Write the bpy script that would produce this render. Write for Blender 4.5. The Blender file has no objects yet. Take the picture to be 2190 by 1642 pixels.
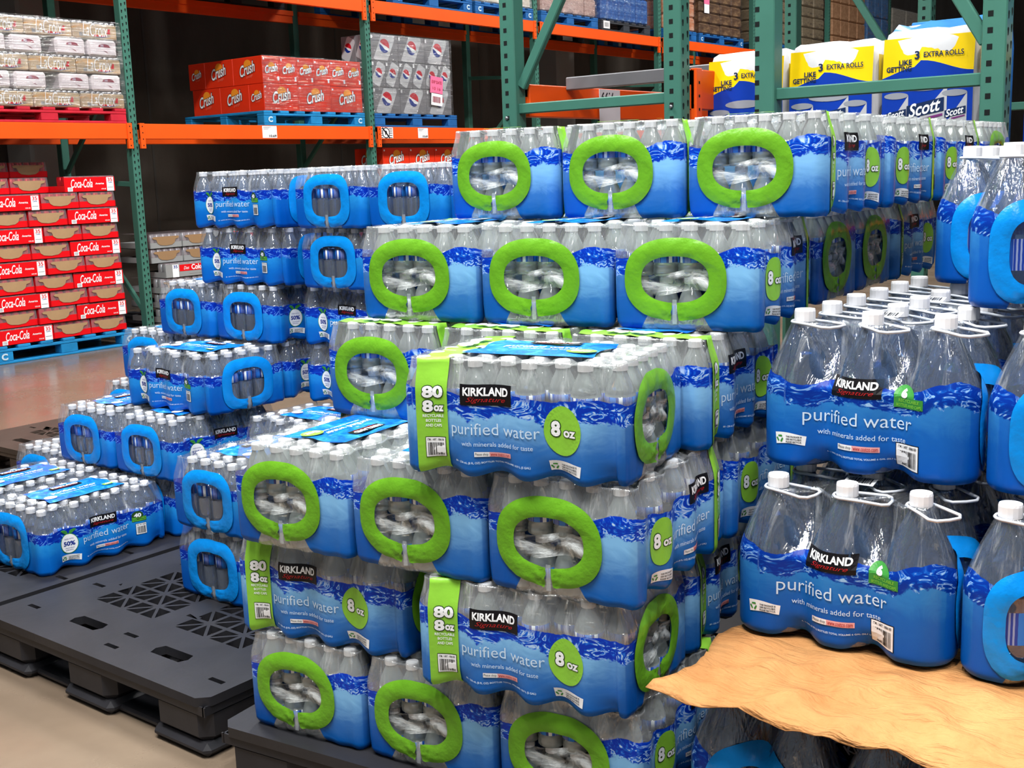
import bpy, bmesh, math, random
import numpy as np
from mathutils import Matrix, Vector
random.seed(7)
rng = np.random.default_rng(7)
scene = bpy.context.scene
COL = scene.collection
PI = math.pi
# ---------------------------------------------------------------- camera
F_PX, YAW, PITCH, ROLL, CAM_H = 2506.5, math.radians(38.632), math.radians(10.204), math.radians(-1.935), 1.27
def cam_axes():
    f0 = Vector((-math.sin(YAW), math.cos(YAW), 0)); r0 = Vector((math.cos(YAW), math.sin(YAW), 0)); u0 = Vector((0, 0, 1))
    f = f0 * math.cos(PITCH) - u0 * math.sin(PITCH); u = u0 * math.cos(PITCH) + f0 * math.sin(PITCH)
    r = r0 * math.cos(ROLL) + u * math.sin(ROLL); u2 = -r0 * math.sin(ROLL) + u * math.cos(ROLL)
    return r, u2, f
_r, _u, _f = cam_axes()
cd = bpy.data.cameras.new('camera'); cd.sensor_width = 36.0; cd.sensor_fit = 'HORIZONTAL'; cd.lens = F_PX * 36.0 / 2190.0
cd.clip_start = 0.05; cd.clip_end = 200
cam = bpy.data.objects.new('camera', cd); COL.objects.link(cam)
cam.matrix_world = Matrix(((_r.x, _u.x, -_f.x, 0), (_r.y, _u.y, -_f.y, 0), (_r.z, _u.z, -_f.z, CAM_H), (0, 0, 0, 1)))
scene.camera = cam
# ---------------------------------------------------------------- light
world = bpy.data.worlds.new('world'); scene.world = world; world.use_nodes = True
bg = world.node_tree.nodes['Background']; bg.inputs[0].default_value = (0.80, 0.88, 1.0, 1); bg.inputs[1].default_value = 0.10
scene.view_settings.view_transform = 'Standard'; scene.view_settings.look = 'None'
scene.view_settings.exposure = 0.5; scene.view_settings.gamma = 1.0
try: scene.view_settings.use_curve_mapping = False
except Exception: pass
def area(name, loc, sx, sy, power, color=(1, 0.985, 0.96), rot=(0, 0, 0)):
    l = bpy.data.lights.new(name, 'AREA'); l.shape = 'RECTANGLE'; l.size = sx; l.size_y = sy; l.energy = power; l.color = color
    o = bpy.data.objects.new(name, l); o.location = loc; o.rotation_euler = rot; COL.objects.link(o)
    return o
# high-bay fixtures of the warehouse, hung in rows along the aisles
for (lx, ly, lz, lp) in ((0.5, 0.6, 4.9, 90), (-0.7, 0.2, 4.9, 85), (-1.9, 0.5, 4.9, 85), (-3.1, 0.2, 4.9, 80), (1.6, -1.2, 4.9, 60), (-0.2, 3.0, 4.9, 90), (-5.0, 2.6, 5.6, 250), (-5.0, 6.4, 5.6, 220), (-5.2, 10.5, 5.8, 200), (-5.0, 15.5, 6.0, 260)):
    area('high_bay_light', (lx, ly, lz), 0.28, 1.2, lp)
cy = scene.cycles
cy.max_bounces = 4; cy.diffuse_bounces = 2; cy.glossy_bounces = 2; cy.transmission_bounces = 2; cy.transparent_max_bounces = 8
cy.use_adaptive_sampling = True; cy.adaptive_threshold = 0.045; cy.adaptive_min_samples = 12
cy.caustics_reflective = False; cy.caustics_refractive = False; cy.sample_clamp_indirect = 4.0
try: cy.use_denoising = True
except Exception: pass
# ---------------------------------------------------------------- helpers
def srgb(r, g, b):
    f = lambda c: (c / 255.0) / 12.92 if c / 255.0 <= 0.04045 else ((c / 255.0 + 0.055) / 1.055) ** 2.4
    return (f(r), f(g), f(b), 1.0)
MATS = {}
class NT:
    def __init__(self, name):
        self.m = bpy.data.materials.new(name); self.m.use_nodes = True
        self.t = self.m.node_tree; self.t.nodes.clear()
        self.out = self.t.nodes.new('ShaderNodeOutputMaterial')
    def n(self, typ, **kw):
        nd = self.t.nodes.new(typ)
        for k, v in kw.items():
            if k.startswith('i_'):
                key = k[2:]; key = int(key) if key.isdigit() else key.replace('_', ' ')
                self.put(nd.inputs[key], v)
            else: setattr(nd, k, v)
        return nd
    def put(self, sock, v):
        if hasattr(v, 'links') or hasattr(v, 'is_output'): self.t.links.new(v, sock)
        else: sock.default_value = v
    def math(self, op, a, b=0.0, c=0.0, clamp=False):
        nd = self.t.nodes.new('ShaderNodeMath'); nd.operation = op; nd.use_clamp = clamp
        for s, v in zip(nd.inputs, (a, b, c)): self.put(s, v)
        return nd.outputs[0]
    def mixc(self, fac, a, b, blend='MIX'):
        nd = self.t.nodes.new('ShaderNodeMix'); nd.data_type = 'RGBA'; nd.blend_type = blend
        self.put(nd.inputs[0], fac); self.put(nd.inputs[6], a); self.put(nd.inputs[7], b)
        return nd.outputs[2]
    def ramp(self, fac, stops, interp='LINEAR'):
        nd = self.t.nodes.new('ShaderNodeValToRGB'); nd.color_ramp.interpolation = interp
        e = nd.color_ramp.elements
        while len(e) < len(stops): e.new(0.5)
        for k, (p, c) in enumerate(stops): e[k].position = p; e[k].color = c
        self.put(nd.inputs[0], fac); return nd.outputs[0]
    def step(self, x, edge, w=0.0005):      # smooth step from 0 to 1 around edge
        nd = self.t.nodes.new('ShaderNodeMapRange'); nd.interpolation_type = 'SMOOTHSTEP'
        self.put(nd.inputs[0], x); self.put(nd.inputs[1], edge - w); self.put(nd.inputs[2], edge + w)
        return nd.outputs[0]
    def noise(self, vec=None, scale=5.0, detail=2.0, rough=0.5, dist=0.0):
        nd = self.t.nodes.new('ShaderNodeTexNoise')
        if vec is not None: self.t.links.new(vec, nd.inputs['Vector'])
        nd.inputs['Scale'].default_value = scale; nd.inputs['Detail'].default_value = detail
        nd.inputs['Roughness'].default_value = rough; nd.inputs['Distortion'].default_value = dist
        return nd.outputs[0]
    def mapping(self, vec, scale=(1, 1, 1), rot=(0, 0, 0), loc=(0, 0, 0)):
        nd = self.t.nodes.new('ShaderNodeMapping'); self.t.links.new(vec, nd.inputs[0])
        nd.inputs['Scale'].default_value = scale; nd.inputs['Rotation'].default_value = rot; nd.inputs['Location'].default_value = loc
        return nd.outputs[0]
    def bump(self, h, strength=0.3, dist=0.01):
        nd = self.t.nodes.new('ShaderNodeBump'); nd.inputs['Strength'].default_value = strength; nd.inputs['Distance'].default_value = dist
        self.t.links.new(h, nd.inputs['Height']); return nd.outputs[0]
    def attr(self, name):
        nd = self.t.nodes.new('ShaderNodeAttribute'); nd.attribute_name = name; return nd
    def coord(self, which='Object'):
        return self.t.nodes.new('ShaderNodeTexCoord').outputs[which]
    def bsdf(self, color, rough=0.5, metal=0.0, spec=0.5, normal=None, coat=0.0, alpha=None):
        p = self.t.nodes.new('ShaderNodeBsdfPrincipled')
        self.put(p.inputs['Base Color'], color); self.put(p.inputs['Roughness'], rough); self.put(p.inputs['Metallic'], metal)
        self.put(p.inputs['Specular IOR Level'], spec)
        if coat: self.put(p.inputs['Coat Weight'], coat); self.put(p.inputs['Coat Roughness'], 0.08)
        if normal is not None: self.t.links.new(normal, p.inputs['Normal'])
        if alpha is not None: self.put(p.inputs['Alpha'], alpha)
        return p.outputs[0]
    def mixs(self, fac, a, b):
        nd = self.t.nodes.new('ShaderNodeMixShader'); self.put(nd.inputs[0], fac)
        self.t.links.new(a, nd.inputs[1]); self.t.links.new(b, nd.inputs[2]); return nd.outputs[0]
    def done(self, sh):
        self.t.links.new(sh, self.out.inputs[0]); return self.m
def plain(name, color, rough=0.5, metal=0.0, spec=0.28, coat=0.0, vary=0.0, scale=8.0, bump=0.0, bscale=60.0):
    """a procedural paint or plastic: base colour with slow colour drift and optional fine relief"""
    if name in MATS: return MATS[name]
    t = NT(name); c = color; nrm = None
    if vary:
        co = t.coord(); nz = t.noise(co, scale, 4, 0.6)
        dark = tuple(x * (1 - vary) for x in color[:3]) + (1,); lite = tuple(min(1, x * (1 + vary)) for x in color[:3]) + (1,)
        c = t.ramp(nz, [(0.3, dark), (0.7, lite)])
    if bump:
        co2 = t.coord(); nrm = t.bump(t.noise(co2, bscale, 3), bump, 0.004)
    MATS[name] = t.done(t.bsdf(c, rough, metal, spec, nrm, coat)); return MATS[name]
def mesh(name, verts, faces, mats, fmat=None, smooth=False, attrs=None, uv=None):
    me = bpy.data.meshes.new(name)
    me.from_pydata([tuple(v) for v in verts], [], [tuple(f) for f in faces])
    for m in (mats if isinstance(mats, (list, tuple)) else [mats]): me.materials.append(m)
    if fmat is not None: me.polygons.foreach_set('material_index', np.asarray(fmat, dtype=np.int32))
    if smooth is True: me.polygons.foreach_set('use_smooth', np.ones(len(me.polygons), dtype=bool))
    elif smooth is not False: me.polygons.foreach_set('use_smooth', np.asarray(smooth, dtype=bool))
    if attrs:
        for k, a in attrs.items():
            at = me.attributes.new(k, 'FLOAT', 'POINT'); at.data.foreach_set('value', np.asarray(a, dtype=np.float32))
    if uv is not None:
        lay = me.uv_layers.new(name='UVMap'); li = np.empty(len(me.loops), dtype=np.int32); me.loops.foreach_get('vertex_index', li)
        lay.data.foreach_set('uv', np.asarray(uv, dtype=np.float32)[li].ravel())
    me.update(); return me
def obj(name, me, parent=None, M=None):
    o = bpy.data.objects.new(name, me); COL.objects.link(o)
    if parent is not None: o.parent = parent
    if M is not None: o.matrix_local = M
    return o
def tag(o, label, cat, group=None, kind=None):
    o['label'] = label
    if cat: o['category'] = cat
    if group: o['group'] = group
    if kind: o['kind'] = kind
    return o
def thing(name, label, cat, M, group=None):
    o = bpy.data.objects.new(name, None); COL.objects.link(o); o.matrix_world = M; o.empty_display_size = 0.05
    return tag(o, label, cat, group)
def T(x, y, z, rz=0.0): return Matrix.Translation((x, y, z)) @ Matrix.Rotation(rz, 4, 'Z')
class MB:
    """collects shapes into one mesh"""
    def __init__(self): self.v = []; self.f = []; self.m = []; self.s = []
    def add(self, V, Fc, mi=0, smooth=False):
        o = len(self.v); self.v += [tuple(x) for x in V]; self.f += [tuple(o + i for i in f) for f in Fc]
        self.m += [mi] * len(Fc); self.s += [smooth] * len(Fc)
    def box(self, x0, y0, z0, x1, y1, z1, mi=0, M=None, bev=0.0):
        if bev <= 0:
            V = [(x0, y0, z0), (x1, y0, z0), (x1, y1, z0), (x0, y1, z0), (x0, y0, z1), (x1, y0, z1), (x1, y1, z1), (x0, y1, z1)]
            Fc = [(0, 3, 2, 1), (4, 5, 6, 7), (0, 1, 5, 4), (1, 2, 6, 5), (2, 3, 7, 6), (3, 0, 4, 7)]
        else:
            b = bev; V = []; idx = {}
            Fc = []
            xs, ys, zs = (x0, x1), (y0, y1), (z0, z1)
            for i in (0, 1):
                for j in (0, 1):
                    for k in (0, 1):
                        sx, sy, sz = (1 if i == 0 else -1), (1 if j == 0 else -1), (1 if k == 0 else -1)
                        for a in range(3):
                            p = [xs[i] + sx * b, ys[j] + sy * b, zs[k] + sz * b]
                            p[a] = (xs, ys, zs)[a][(i, j, k)[a]]
                            idx[(i, j, k, a)] = len(V); V.append(tuple(p))
            q = lambda *c: Fc.append(tuple(idx[x] for x in c))
            for s in (0, 1):
                c = [(s, 0, 0, 0), (s, 1, 0, 0), (s, 1, 1, 0), (s, 0, 1, 0)]; q(*(c if s else c[::-1]))
                c = [(0, s, 0, 1), (1, s, 0, 1), (1, s, 1, 1), (0, s, 1, 1)]; q(*(c[::-1] if s else c))
                c = [(0, 0, s, 2), (1, 0, s, 2), (1, 1, s, 2), (0, 1, s, 2)]; q(*(c if s else c[::-1]))
            for s in (0, 1):
                for t_ in (0, 1):
                    c = [(s, t_, 0, 0), (s, t_, 0, 1), (s, t_, 1, 1), (s, t_, 1, 0)]; q(*(c if (s ^ t_) else c[::-1]))
                    c = [(s, 0, t_, 0), (s, 0, t_, 2), (s, 1, t_, 2), (s, 1, t_, 0)]; q(*(c[::-1] if (s ^ t_) else c))
                    c = [(0, s, t_, 1), (0, s, t_, 2), (1, s, t_, 2), (1, s, t_, 1)]; q(*(c if (s ^ t_) else c[::-1]))
            for i in (0, 1):
                for j in (0, 1):
                    for k in (0, 1):
                        c = [(i, j, k, 0), (i, j, k, 1), (i, j, k, 2)]; q(*(c if (i + j + k) % 2 else c[::-1]))
        if M is not None: V = [tuple(M @ Vector(p)) for p in V]
        self.add(V, Fc, mi)
    def lathe(self, prof, n=16, mi=0, M=None, smooth=True, fmi=None, cap0=False, cap1=False):
        V = []; Fc = []; mm = []
        for r, z in prof:
            for k in range(n):
                a = 2 * PI * k / n; V.append((r * math.cos(a), r * math.sin(a), z))
        for i in range(len(prof) - 1):
            for k in range(n):
                k2 = (k + 1) % n; Fc.append((i * n + k, i * n + k2, (i + 1) * n + k2, (i + 1) * n + k)); mm.append(fmi(i) if fmi else mi)
        if cap0: Fc.append(tuple(range(n - 1, -1, -1))); mm.append(mi)
        if cap1: Fc.append(tuple((len(prof) - 1) * n + k for k in range(n))); mm.append(mi)
        if M is not None: V = [tuple(M @ Vector(p)) for p in V]
        o = len(self.v); self.v += V; self.f += [tuple(o + i for i in f) for f in Fc]; self.m += mm; self.s += [smooth and len(f) == 4 for f in Fc]
    def tube(self, pts, r, n=6, mi=0, closed=False):
        pts = [Vector(p) for p in pts]; V = []; Fc = []; N = len(pts)
        for i, p in enumerate(pts):
            a = pts[(i - 1) % N] if (closed or i > 0) else pts[i]; b = pts[(i + 1) % N] if (closed or i < N - 1) else pts[i]
            d = (b - a).normalized(); up = Vector((0, 0, 1)) if abs(d.z) < 0.9 else Vector((1, 0, 0))
            x = d.cross(up).normalized(); y = x.cross(d)
            for k in range(n):
                t = 2 * PI * k / n; V.append(p + (x * math.cos(t) + y * math.sin(t)) * r)
        for i in range(N if closed else N - 1):
            j = (i + 1) % N
            for k in range(n):
                k2 = (k + 1) % n; Fc.append((i * n + k, i * n + k2, j * n + k2, j * n + k))
        self.add(V, Fc, mi, True)
    def mesh(self, name, mats): return mesh(name, self.v, self.f, mats, self.m, self.s)
    def obj(self, name, mats, parent=None, M=None): return obj(name, self.mesh(name, mats), parent, M)
# flat lettering: triangulated outlines of a string, in metres, centred on the origin
_txt = {}
def text_mesh(s, size=0.02, bold=0.0, shear=0.0, space=1.0, maxedge=None, align='C'):
    key = (s, size, bold, shear, space, maxedge)
    if key in _txt: return _txt[key]
    cu = bpy.data.curves.new('glyphs', 'FONT'); cu.body = s; cu.size = 1.0; cu.offset = bold; cu.shear = shear; cu.space_character = space
    cu.resolution_u = 3; cu.align_x = 'CENTER'; cu.align_y = 'CENTER'
    o = bpy.data.objects.new('glyphs', cu); COL.objects.link(o)
    bpy.context.view_layer.update()
    me = bpy.data.meshes.new_from_object(o.evaluated_get(bpy.context.evaluated_depsgraph_get()))
    bpy.data.objects.remove(o); bpy.data.curves.remove(cu)
    bm = bmesh.new(); bm.from_mesh(me); bpy.data.meshes.remove(me)
    bmesh.ops.triangulate(bm, faces=bm.faces[:])
    if maxedge:
        for _ in range(4):
            es = [e for e in bm.edges if e.calc_length() * size > maxedge]
            if not es: break
            bmesh.ops.subdivide_edges(bm, edges=es, cuts=1); bmesh.ops.triangulate(bm, faces=bm.faces[:])
    bm.verts.ensure_lookup_table(); bm.verts.index_update()
    V = np.array([(v.co.x, v.co.y) for v in bm.verts]) if len(bm.verts) else np.zeros((0, 2))
    Fc = [tuple(v.index for v in f.verts) for f in bm.faces]; bm.free()
    if len(V): V -= (V.min(0) + V.max(0)) / 2
    _txt[key] = (V * size, Fc); return _txt[key]
def fit_text(s, width, height=None, **kw):
    """text scaled to a width (and height) in metres"""
    me_ = kw.pop('maxedge', None)
    V, Fc = text_mesh(s, 1.0, **kw)
    ext = V.max(0) - V.min(0); sx = width / ext[0]; sy = sx if height is None else height / ext[1]
    if me_: V, Fc = text_mesh(s, sx, maxedge=me_, **kw); V = V / sx
    return V * np.array([sx, sy]), Fc
def patch(w, h, nx=1, ny=1):
    xs = np.linspace(-w / 2, w / 2, nx + 1); ys = np.linspace(-h / 2, h / 2, ny + 1)
    V = np.array([(x, y) for y in ys for x in xs])
    Fc = [(j * (nx + 1) + i, j * (nx + 1) + i + 1, (j + 1) * (nx + 1) + i + 1, (j + 1) * (nx + 1) + i) for j in range(ny) for i in range(nx)]
    return V, Fc
def ellipse(rx, ry, n=28, rings=3):
    V = [(0, 0)]; Fc = []
    for k in range(1, rings + 1):
        for i in range(n):
            a = 2 * PI * i / n; V.append((rx * k / rings * math.cos(a), ry * k / rings * math.sin(a)))
    for i in range(n): Fc.append((0, 1 + i, 1 + (i + 1) % n))
    for k in range(rings - 1):
        for i in range(n):
            a = 1 + k * n; b = 1 + (k + 1) * n; i2 = (i + 1) % n; Fc.append((a + i, b + i, b + i2, a + i2))
    return np.array(V), Fc
def poly(pts): return np.array(pts, dtype=float), [tuple(range(len(pts)))]
def bars(w, h, seed=1, n=16):
    r = random.Random(seed); V = []; Fc = []; x = -w / 2
    while x < w / 2:
        t = w / n * r.choice((0.3, 0.5, 0.9)); t = min(t, w / 2 - x)
        o = len(V); V += [(x, -h / 2), (x + t, -h / 2), (x + t, h / 2), (x, h / 2)]; Fc.append((o, o + 1, o + 2, o + 3)); x += t + w / n * r.choice((0.3, 0.6))
    return np.array(V), Fc
# ---------------------------------------------------------------- the building
_t = NT('polished_concrete'); _c = _t.coord(); _n = _t.noise(_c, .9, 6, .62, .3); _n2 = _t.noise(_c, 14, 4, .6)
_col = _t.ramp(_n, [(.25, srgb(104, 90, 76)), (.5, srgb(122, 106, 90)), (.75, srgb(138, 122, 104))])
_col = _t.mixc(_t.math('MULTIPLY', _n2, .25), _col, srgb(94, 82, 70))
_rg = _t.ramp(_t.noise(_c, 3.0, 5, .6), [(.3, (.16, .16, .16, 1)), (.7, (.32, .32, .32, 1))])
M_FLOOR = _t.done(_t.bsdf(_col, _rg, 0, .55, _t.bump(_n2, .03, .004)))
b = MB(); b.box(-14, -6, -.1, 8, 40, 0); tag(b.obj('floor', [M_FLOOR]), 'polished brown concrete warehouse floor', None, kind='structure')
_t = NT('precast_wall'); _c = _t.coord(); _n = _t.noise(_t.mapping(_c, (1, 1, .35)), 1.4, 6, .6)
M_WALL = _t.done(_t.bsdf(_t.ramp(_n, [(.3, srgb(78, 70, 64)), (.7, srgb(100, 92, 84))]), .85, 0, .2, _t.bump(_t.noise(_c, 30, 4), .15, .01)))
def wall(name, x0, y0, x1, y1, z1, label, seams):
    b = MB(); b.box(x0, y0, 0, x1, y1, z1); o = b.obj(name, [M_WALL]); tag(o, label, None, kind='structure')
    for k in seams:
        s = MB()
        if x1 - x0 < y1 - y0: s.box(x1, k - .012, 0, x1 + .004, k + .012, z1)
        else: s.box(k - .012, y0 - .004, 0, k + .012, y0, z1)
        s.obj('panel_joint', [plain('joint_grey', srgb(84, 80, 76), .9)], o)
wall('wall_left', -10.9, -6, -10.7, 40, 9, 'grey precast concrete wall panels behind the far rack', [4.9, 7.5, 10.2, 12.9, 15.6])
wall('wall_back', -10.7, 36, 8, 36.2, 9, 'tan concrete end wall far down the aisle', [-8, -5, -2])
# pale columns standing against the wall
for yc, lab in ((6.1, 'pale grey concrete column against the wall, above the red soda stack'), (14.35, 'pale grey concrete column seen through the empty rack bay')):
    b = MB(); b.box(-10.7, yc - .22, 0, -10.25, yc + .22, 9, 0, None, .03)
    tag(b.obj('column', [plain('column_paint', srgb(150, 146, 142), .7, vary=.06, scale=2)]), lab, None, kind='structure')
# ---------------------------------------------------------------- steel racking
M_RACKGREEN = plain('rack_green_paint', srgb(62, 112, 98), .42, vary=.07, scale=3, bump=.05)
M_ORANGE = plain('beam_orange_paint', srgb(236, 84, 18), .42, vary=.06, scale=2.5, bump=.04)
M_ZINC = plain('zinc_steel', srgb(150, 152, 156), .35, .8, vary=.1, scale=6)
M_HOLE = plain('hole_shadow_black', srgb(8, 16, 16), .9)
def drop(w, h):
    """a teardrop slot outline"""
    pts = [(w / 2 * math.cos(a), h * .2 + w / 2 * math.sin(a)) for a in np.linspace(0, PI, 7)]; return poly(pts + [(-w * .22, -h / 2), (w * .22, -h / 2)])
def upright(x, y, z0, z1, tear, square, parent, hz0=None):
    """one post, its slots on the aisle face (tear = +1 or -1: facing +x or -x) and on the face towards -y"""
    w, dp = .076, .070
    b = MB(); b.box(x - w / 2, y - dp / 2, z0, x + w / 2, y + dp / 2, z1, 0, None, .004); p = b.obj('post', [M_RACKGREEN], parent)
    h = MB(); zz = (hz0 if hz0 is not None else z0 + .05)
    while zz < z1 - .03:
        if tear:
            for sy in (-1, 1):
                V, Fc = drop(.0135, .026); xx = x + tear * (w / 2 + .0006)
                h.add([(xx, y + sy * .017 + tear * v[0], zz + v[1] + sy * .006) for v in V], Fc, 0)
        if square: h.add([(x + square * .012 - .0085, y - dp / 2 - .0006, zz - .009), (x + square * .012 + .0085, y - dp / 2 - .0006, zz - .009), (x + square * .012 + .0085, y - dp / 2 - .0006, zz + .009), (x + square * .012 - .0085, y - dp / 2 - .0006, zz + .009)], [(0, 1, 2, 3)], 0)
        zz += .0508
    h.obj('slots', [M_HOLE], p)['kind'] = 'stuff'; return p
def bar(parent, name, p0, p1, w, t, mat):
    p0, p1 = Vector(p0), Vector(p1); d = (p1 - p0); L = d.length; d.normalize()
    side = Vector((0, 1, 0)) if abs(d.y) < .9 else Vector((1, 0, 0)); up = d.cross(side).normalized(); side = up.cross(d)
    b = MB(); b.box(0, -t / 2, -w / 2, L, t / 2, w / 2, 0, None, min(.004, t / 4))
    M = Matrix(((d.x, side.x, up.x, p0.x), (d.y, side.y, up.y, p0.y), (d.z, side.z, up.z, p0.z), (0, 0, 0, 1)))
    return b.obj(name, [mat], parent, M)
def frame(name, label, xa, xb, y, z1, tears, squares, braces, group=None, hz=None):
    root = thing(name, label, 'rack frame', T(0, 0, 0), group)
    for k, x in enumerate((xa, xb)): upright(x, y, 0, z1, tears[k], squares[k], root, hz[k] if hz else None)
    for (x0, z0, x2, z2) in braces: bar(root, 'brace', (x0, y, z0), (x2, y, z2), .042, .03, M_RACKGREEN)
    return root
def beam(label, x, y0, y1, zb, h, facing=1, group=None, conn=True, marks=()):
    root = thing('rack_beam', label, 'rack beam', T(0, 0, 0), group)
    b = MB(); b.box(x - .02, y0, zb, x + .02, y1, zb + h, 0, None, .004); b.box(x - .02 - facing * .012, y0, zb + h * .62, x + .02 - facing * .012, y1, zb + h * .99); bm_ = b.obj('beam', [M_ORANGE], root)
    if conn:
        for yy, s in ((y0, 1), (y1, -1)):
            c = MB(); c.box(x - .01 + facing * .012, yy, zb - .075, x + .01 + facing * .017, yy + s * .045, zb + h + .004, 0, None, .002) if s > 0 else c.box(x - .01 + facing * .012, yy - .045, zb - .075, x + .01 + facing * .017, yy, zb + h + .004, 0, None, .002)
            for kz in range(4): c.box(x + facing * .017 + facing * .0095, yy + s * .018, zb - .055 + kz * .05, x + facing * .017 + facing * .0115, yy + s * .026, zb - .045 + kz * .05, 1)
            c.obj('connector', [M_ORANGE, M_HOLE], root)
    return root
RX = -8.36; BAY = 2.70; RY0 = 5.67
names = ['beside the red soda stack', 'between the orange crates and the grey crates', 'second bay behind the near frame', 'behind the near frame and its sloping brace', 'far down, beside the brown trays', 'far down, by the tan cartons', 'far down, by the white load']
hz1 = 1.27 + 1.38984 - 49 * .0508
for k in range(7):
    y = RY0 + BAY * k
    frame('rack_upright', 'tall green slotted steel rack frame ' + names[k], RX, RX - 1.02, y, 5.2, (1, -1), (0, 0),
          [(RX - .04, 1.28, RX - .98, 1.33), (RX - .04, .25, RX - .98, 1.2), (RX - .04, 2.35, RX - .98, 2.40), (RX - .98, 1.40, RX - .04, 2.30)], 'green rack frames along the wall', [(hz1 - .0508 * 20) % .0508 + .02, None])
bn = ['under the tan sparkling water pallet', 'under the orange crates pallet', 'under the grey crates pallet', 'in the bay behind the near frame', 'in the fifth bay', 'in the sixth bay', 'in the seventh bay', 'in the eighth bay']
for k in range(-1, 7):
    y0, y1 = RY0 + BAY * k + .036, RY0 + BAY * (k + 1) - .036
    beam('orange front beam at shelf height ' + bn[k + 1], RX + .045, y0, y1, 1.636, .121, 1, 'orange beams of the lower shelf')
    beam('shaded orange rear beam at shelf height ' + bn[k + 1], RX - 1.0, y0, y1, 1.636, .121, -1, 'orange beams of the lower shelf', False)
    beam('upper orange front beam ' + bn[k + 1].replace('under', 'high over'), RX + .045, y0, y1, 2.83, .121, 1, 'orange beams of the upper shelf')
    beam('upper orange rear beam in shade ' + bn[k + 1].replace('under', 'high over'), RX - 1.0, y0, y1, 2.83, .121, -1, 'orange beams of the upper shelf', False)
# near back-to-back rack: two frames across the aisle end
FY = 4.0
f1 = frame('rack_upright', 'near green rack frame with square slots and a sloping brace', -3.1356, -2.3452, FY, 4.2, (0, 1), (-.6, -.2), [(-3.10, 1.533, -2.38, 1.533), (-3.09, 1.62, -2.40, 2.72), (-3.10, .5, -2.38, .5)], None, [(1.27 + .68451) % .0508, (1.27 + .58914) % .0508])
f2 = frame('rack_upright', 'nearest green rack frame standing before the paper towel packs', -1.9652, -1.1734, FY, 4.2, (0, 1), (-2.3, -1.0), [(-1.93, 1.516, -1.21, 1.516), (-1.205, 1.63, -1.90, 2.76), (-1.93, .5, -1.21, .5)], None, [(1.27 + .54318) % .0508, (1.27 + .44446) % .0508])
for f, pts in ((f1, ((-3.1356 - .010, 1.497), (-2.3452 - .003, 1.497))), ):
    for px_, pz in pts:
        b = MB(); b.lathe([(.0075, 0), (.0075, .006), (.004, .009)], 8, 0, Matrix.Translation((px_, FY - .036, pz)) @ Matrix.Rotation(PI / 2, 4, 'X'), True, None, False, True); b.obj('bolt', [M_ZINC], f)
beam('orange beam leaving the near frame along its far post', -3.10, FY + .04, FY + 2.6, 1.50, .135, 1, None, False)
beam('short view of an orange beam beside the first paper pack', -2.31, FY + .04, FY + 2.6, 1.485, .15, 1, None, True)
tag(bar(None, 'support_bar', (-3.08, 4.32, 1.645), (-2.34, 4.32, 1.645), .055, .04, plain('support_grey', srgb(122, 122, 126), .4, .3)), 'grey steel pallet support bar lying across two orange beams', 'support bar')
# pale price card wired upside down to the orange beam
r = thing('price_card', 'white price card hung upside down on the orange beam', 'price card', T(-3.062, 4.62, 1.545, 0)); b = MB(); b.box(-.001, -.085, -.10, .001, .085, .085); b.obj('card', [plain('card_white', srgb(206, 204, 210), .6)], r)
V, Fc = fit_text('7.99', .10, .045, bold=.02); b = MB(); b.add([(.0018, -v[0] - .02, -v[1] + .05) for v in V], Fc, 0); b.obj('lettering', [plain('ink_dark', srgb(40, 40, 46), .6)], r)
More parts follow.
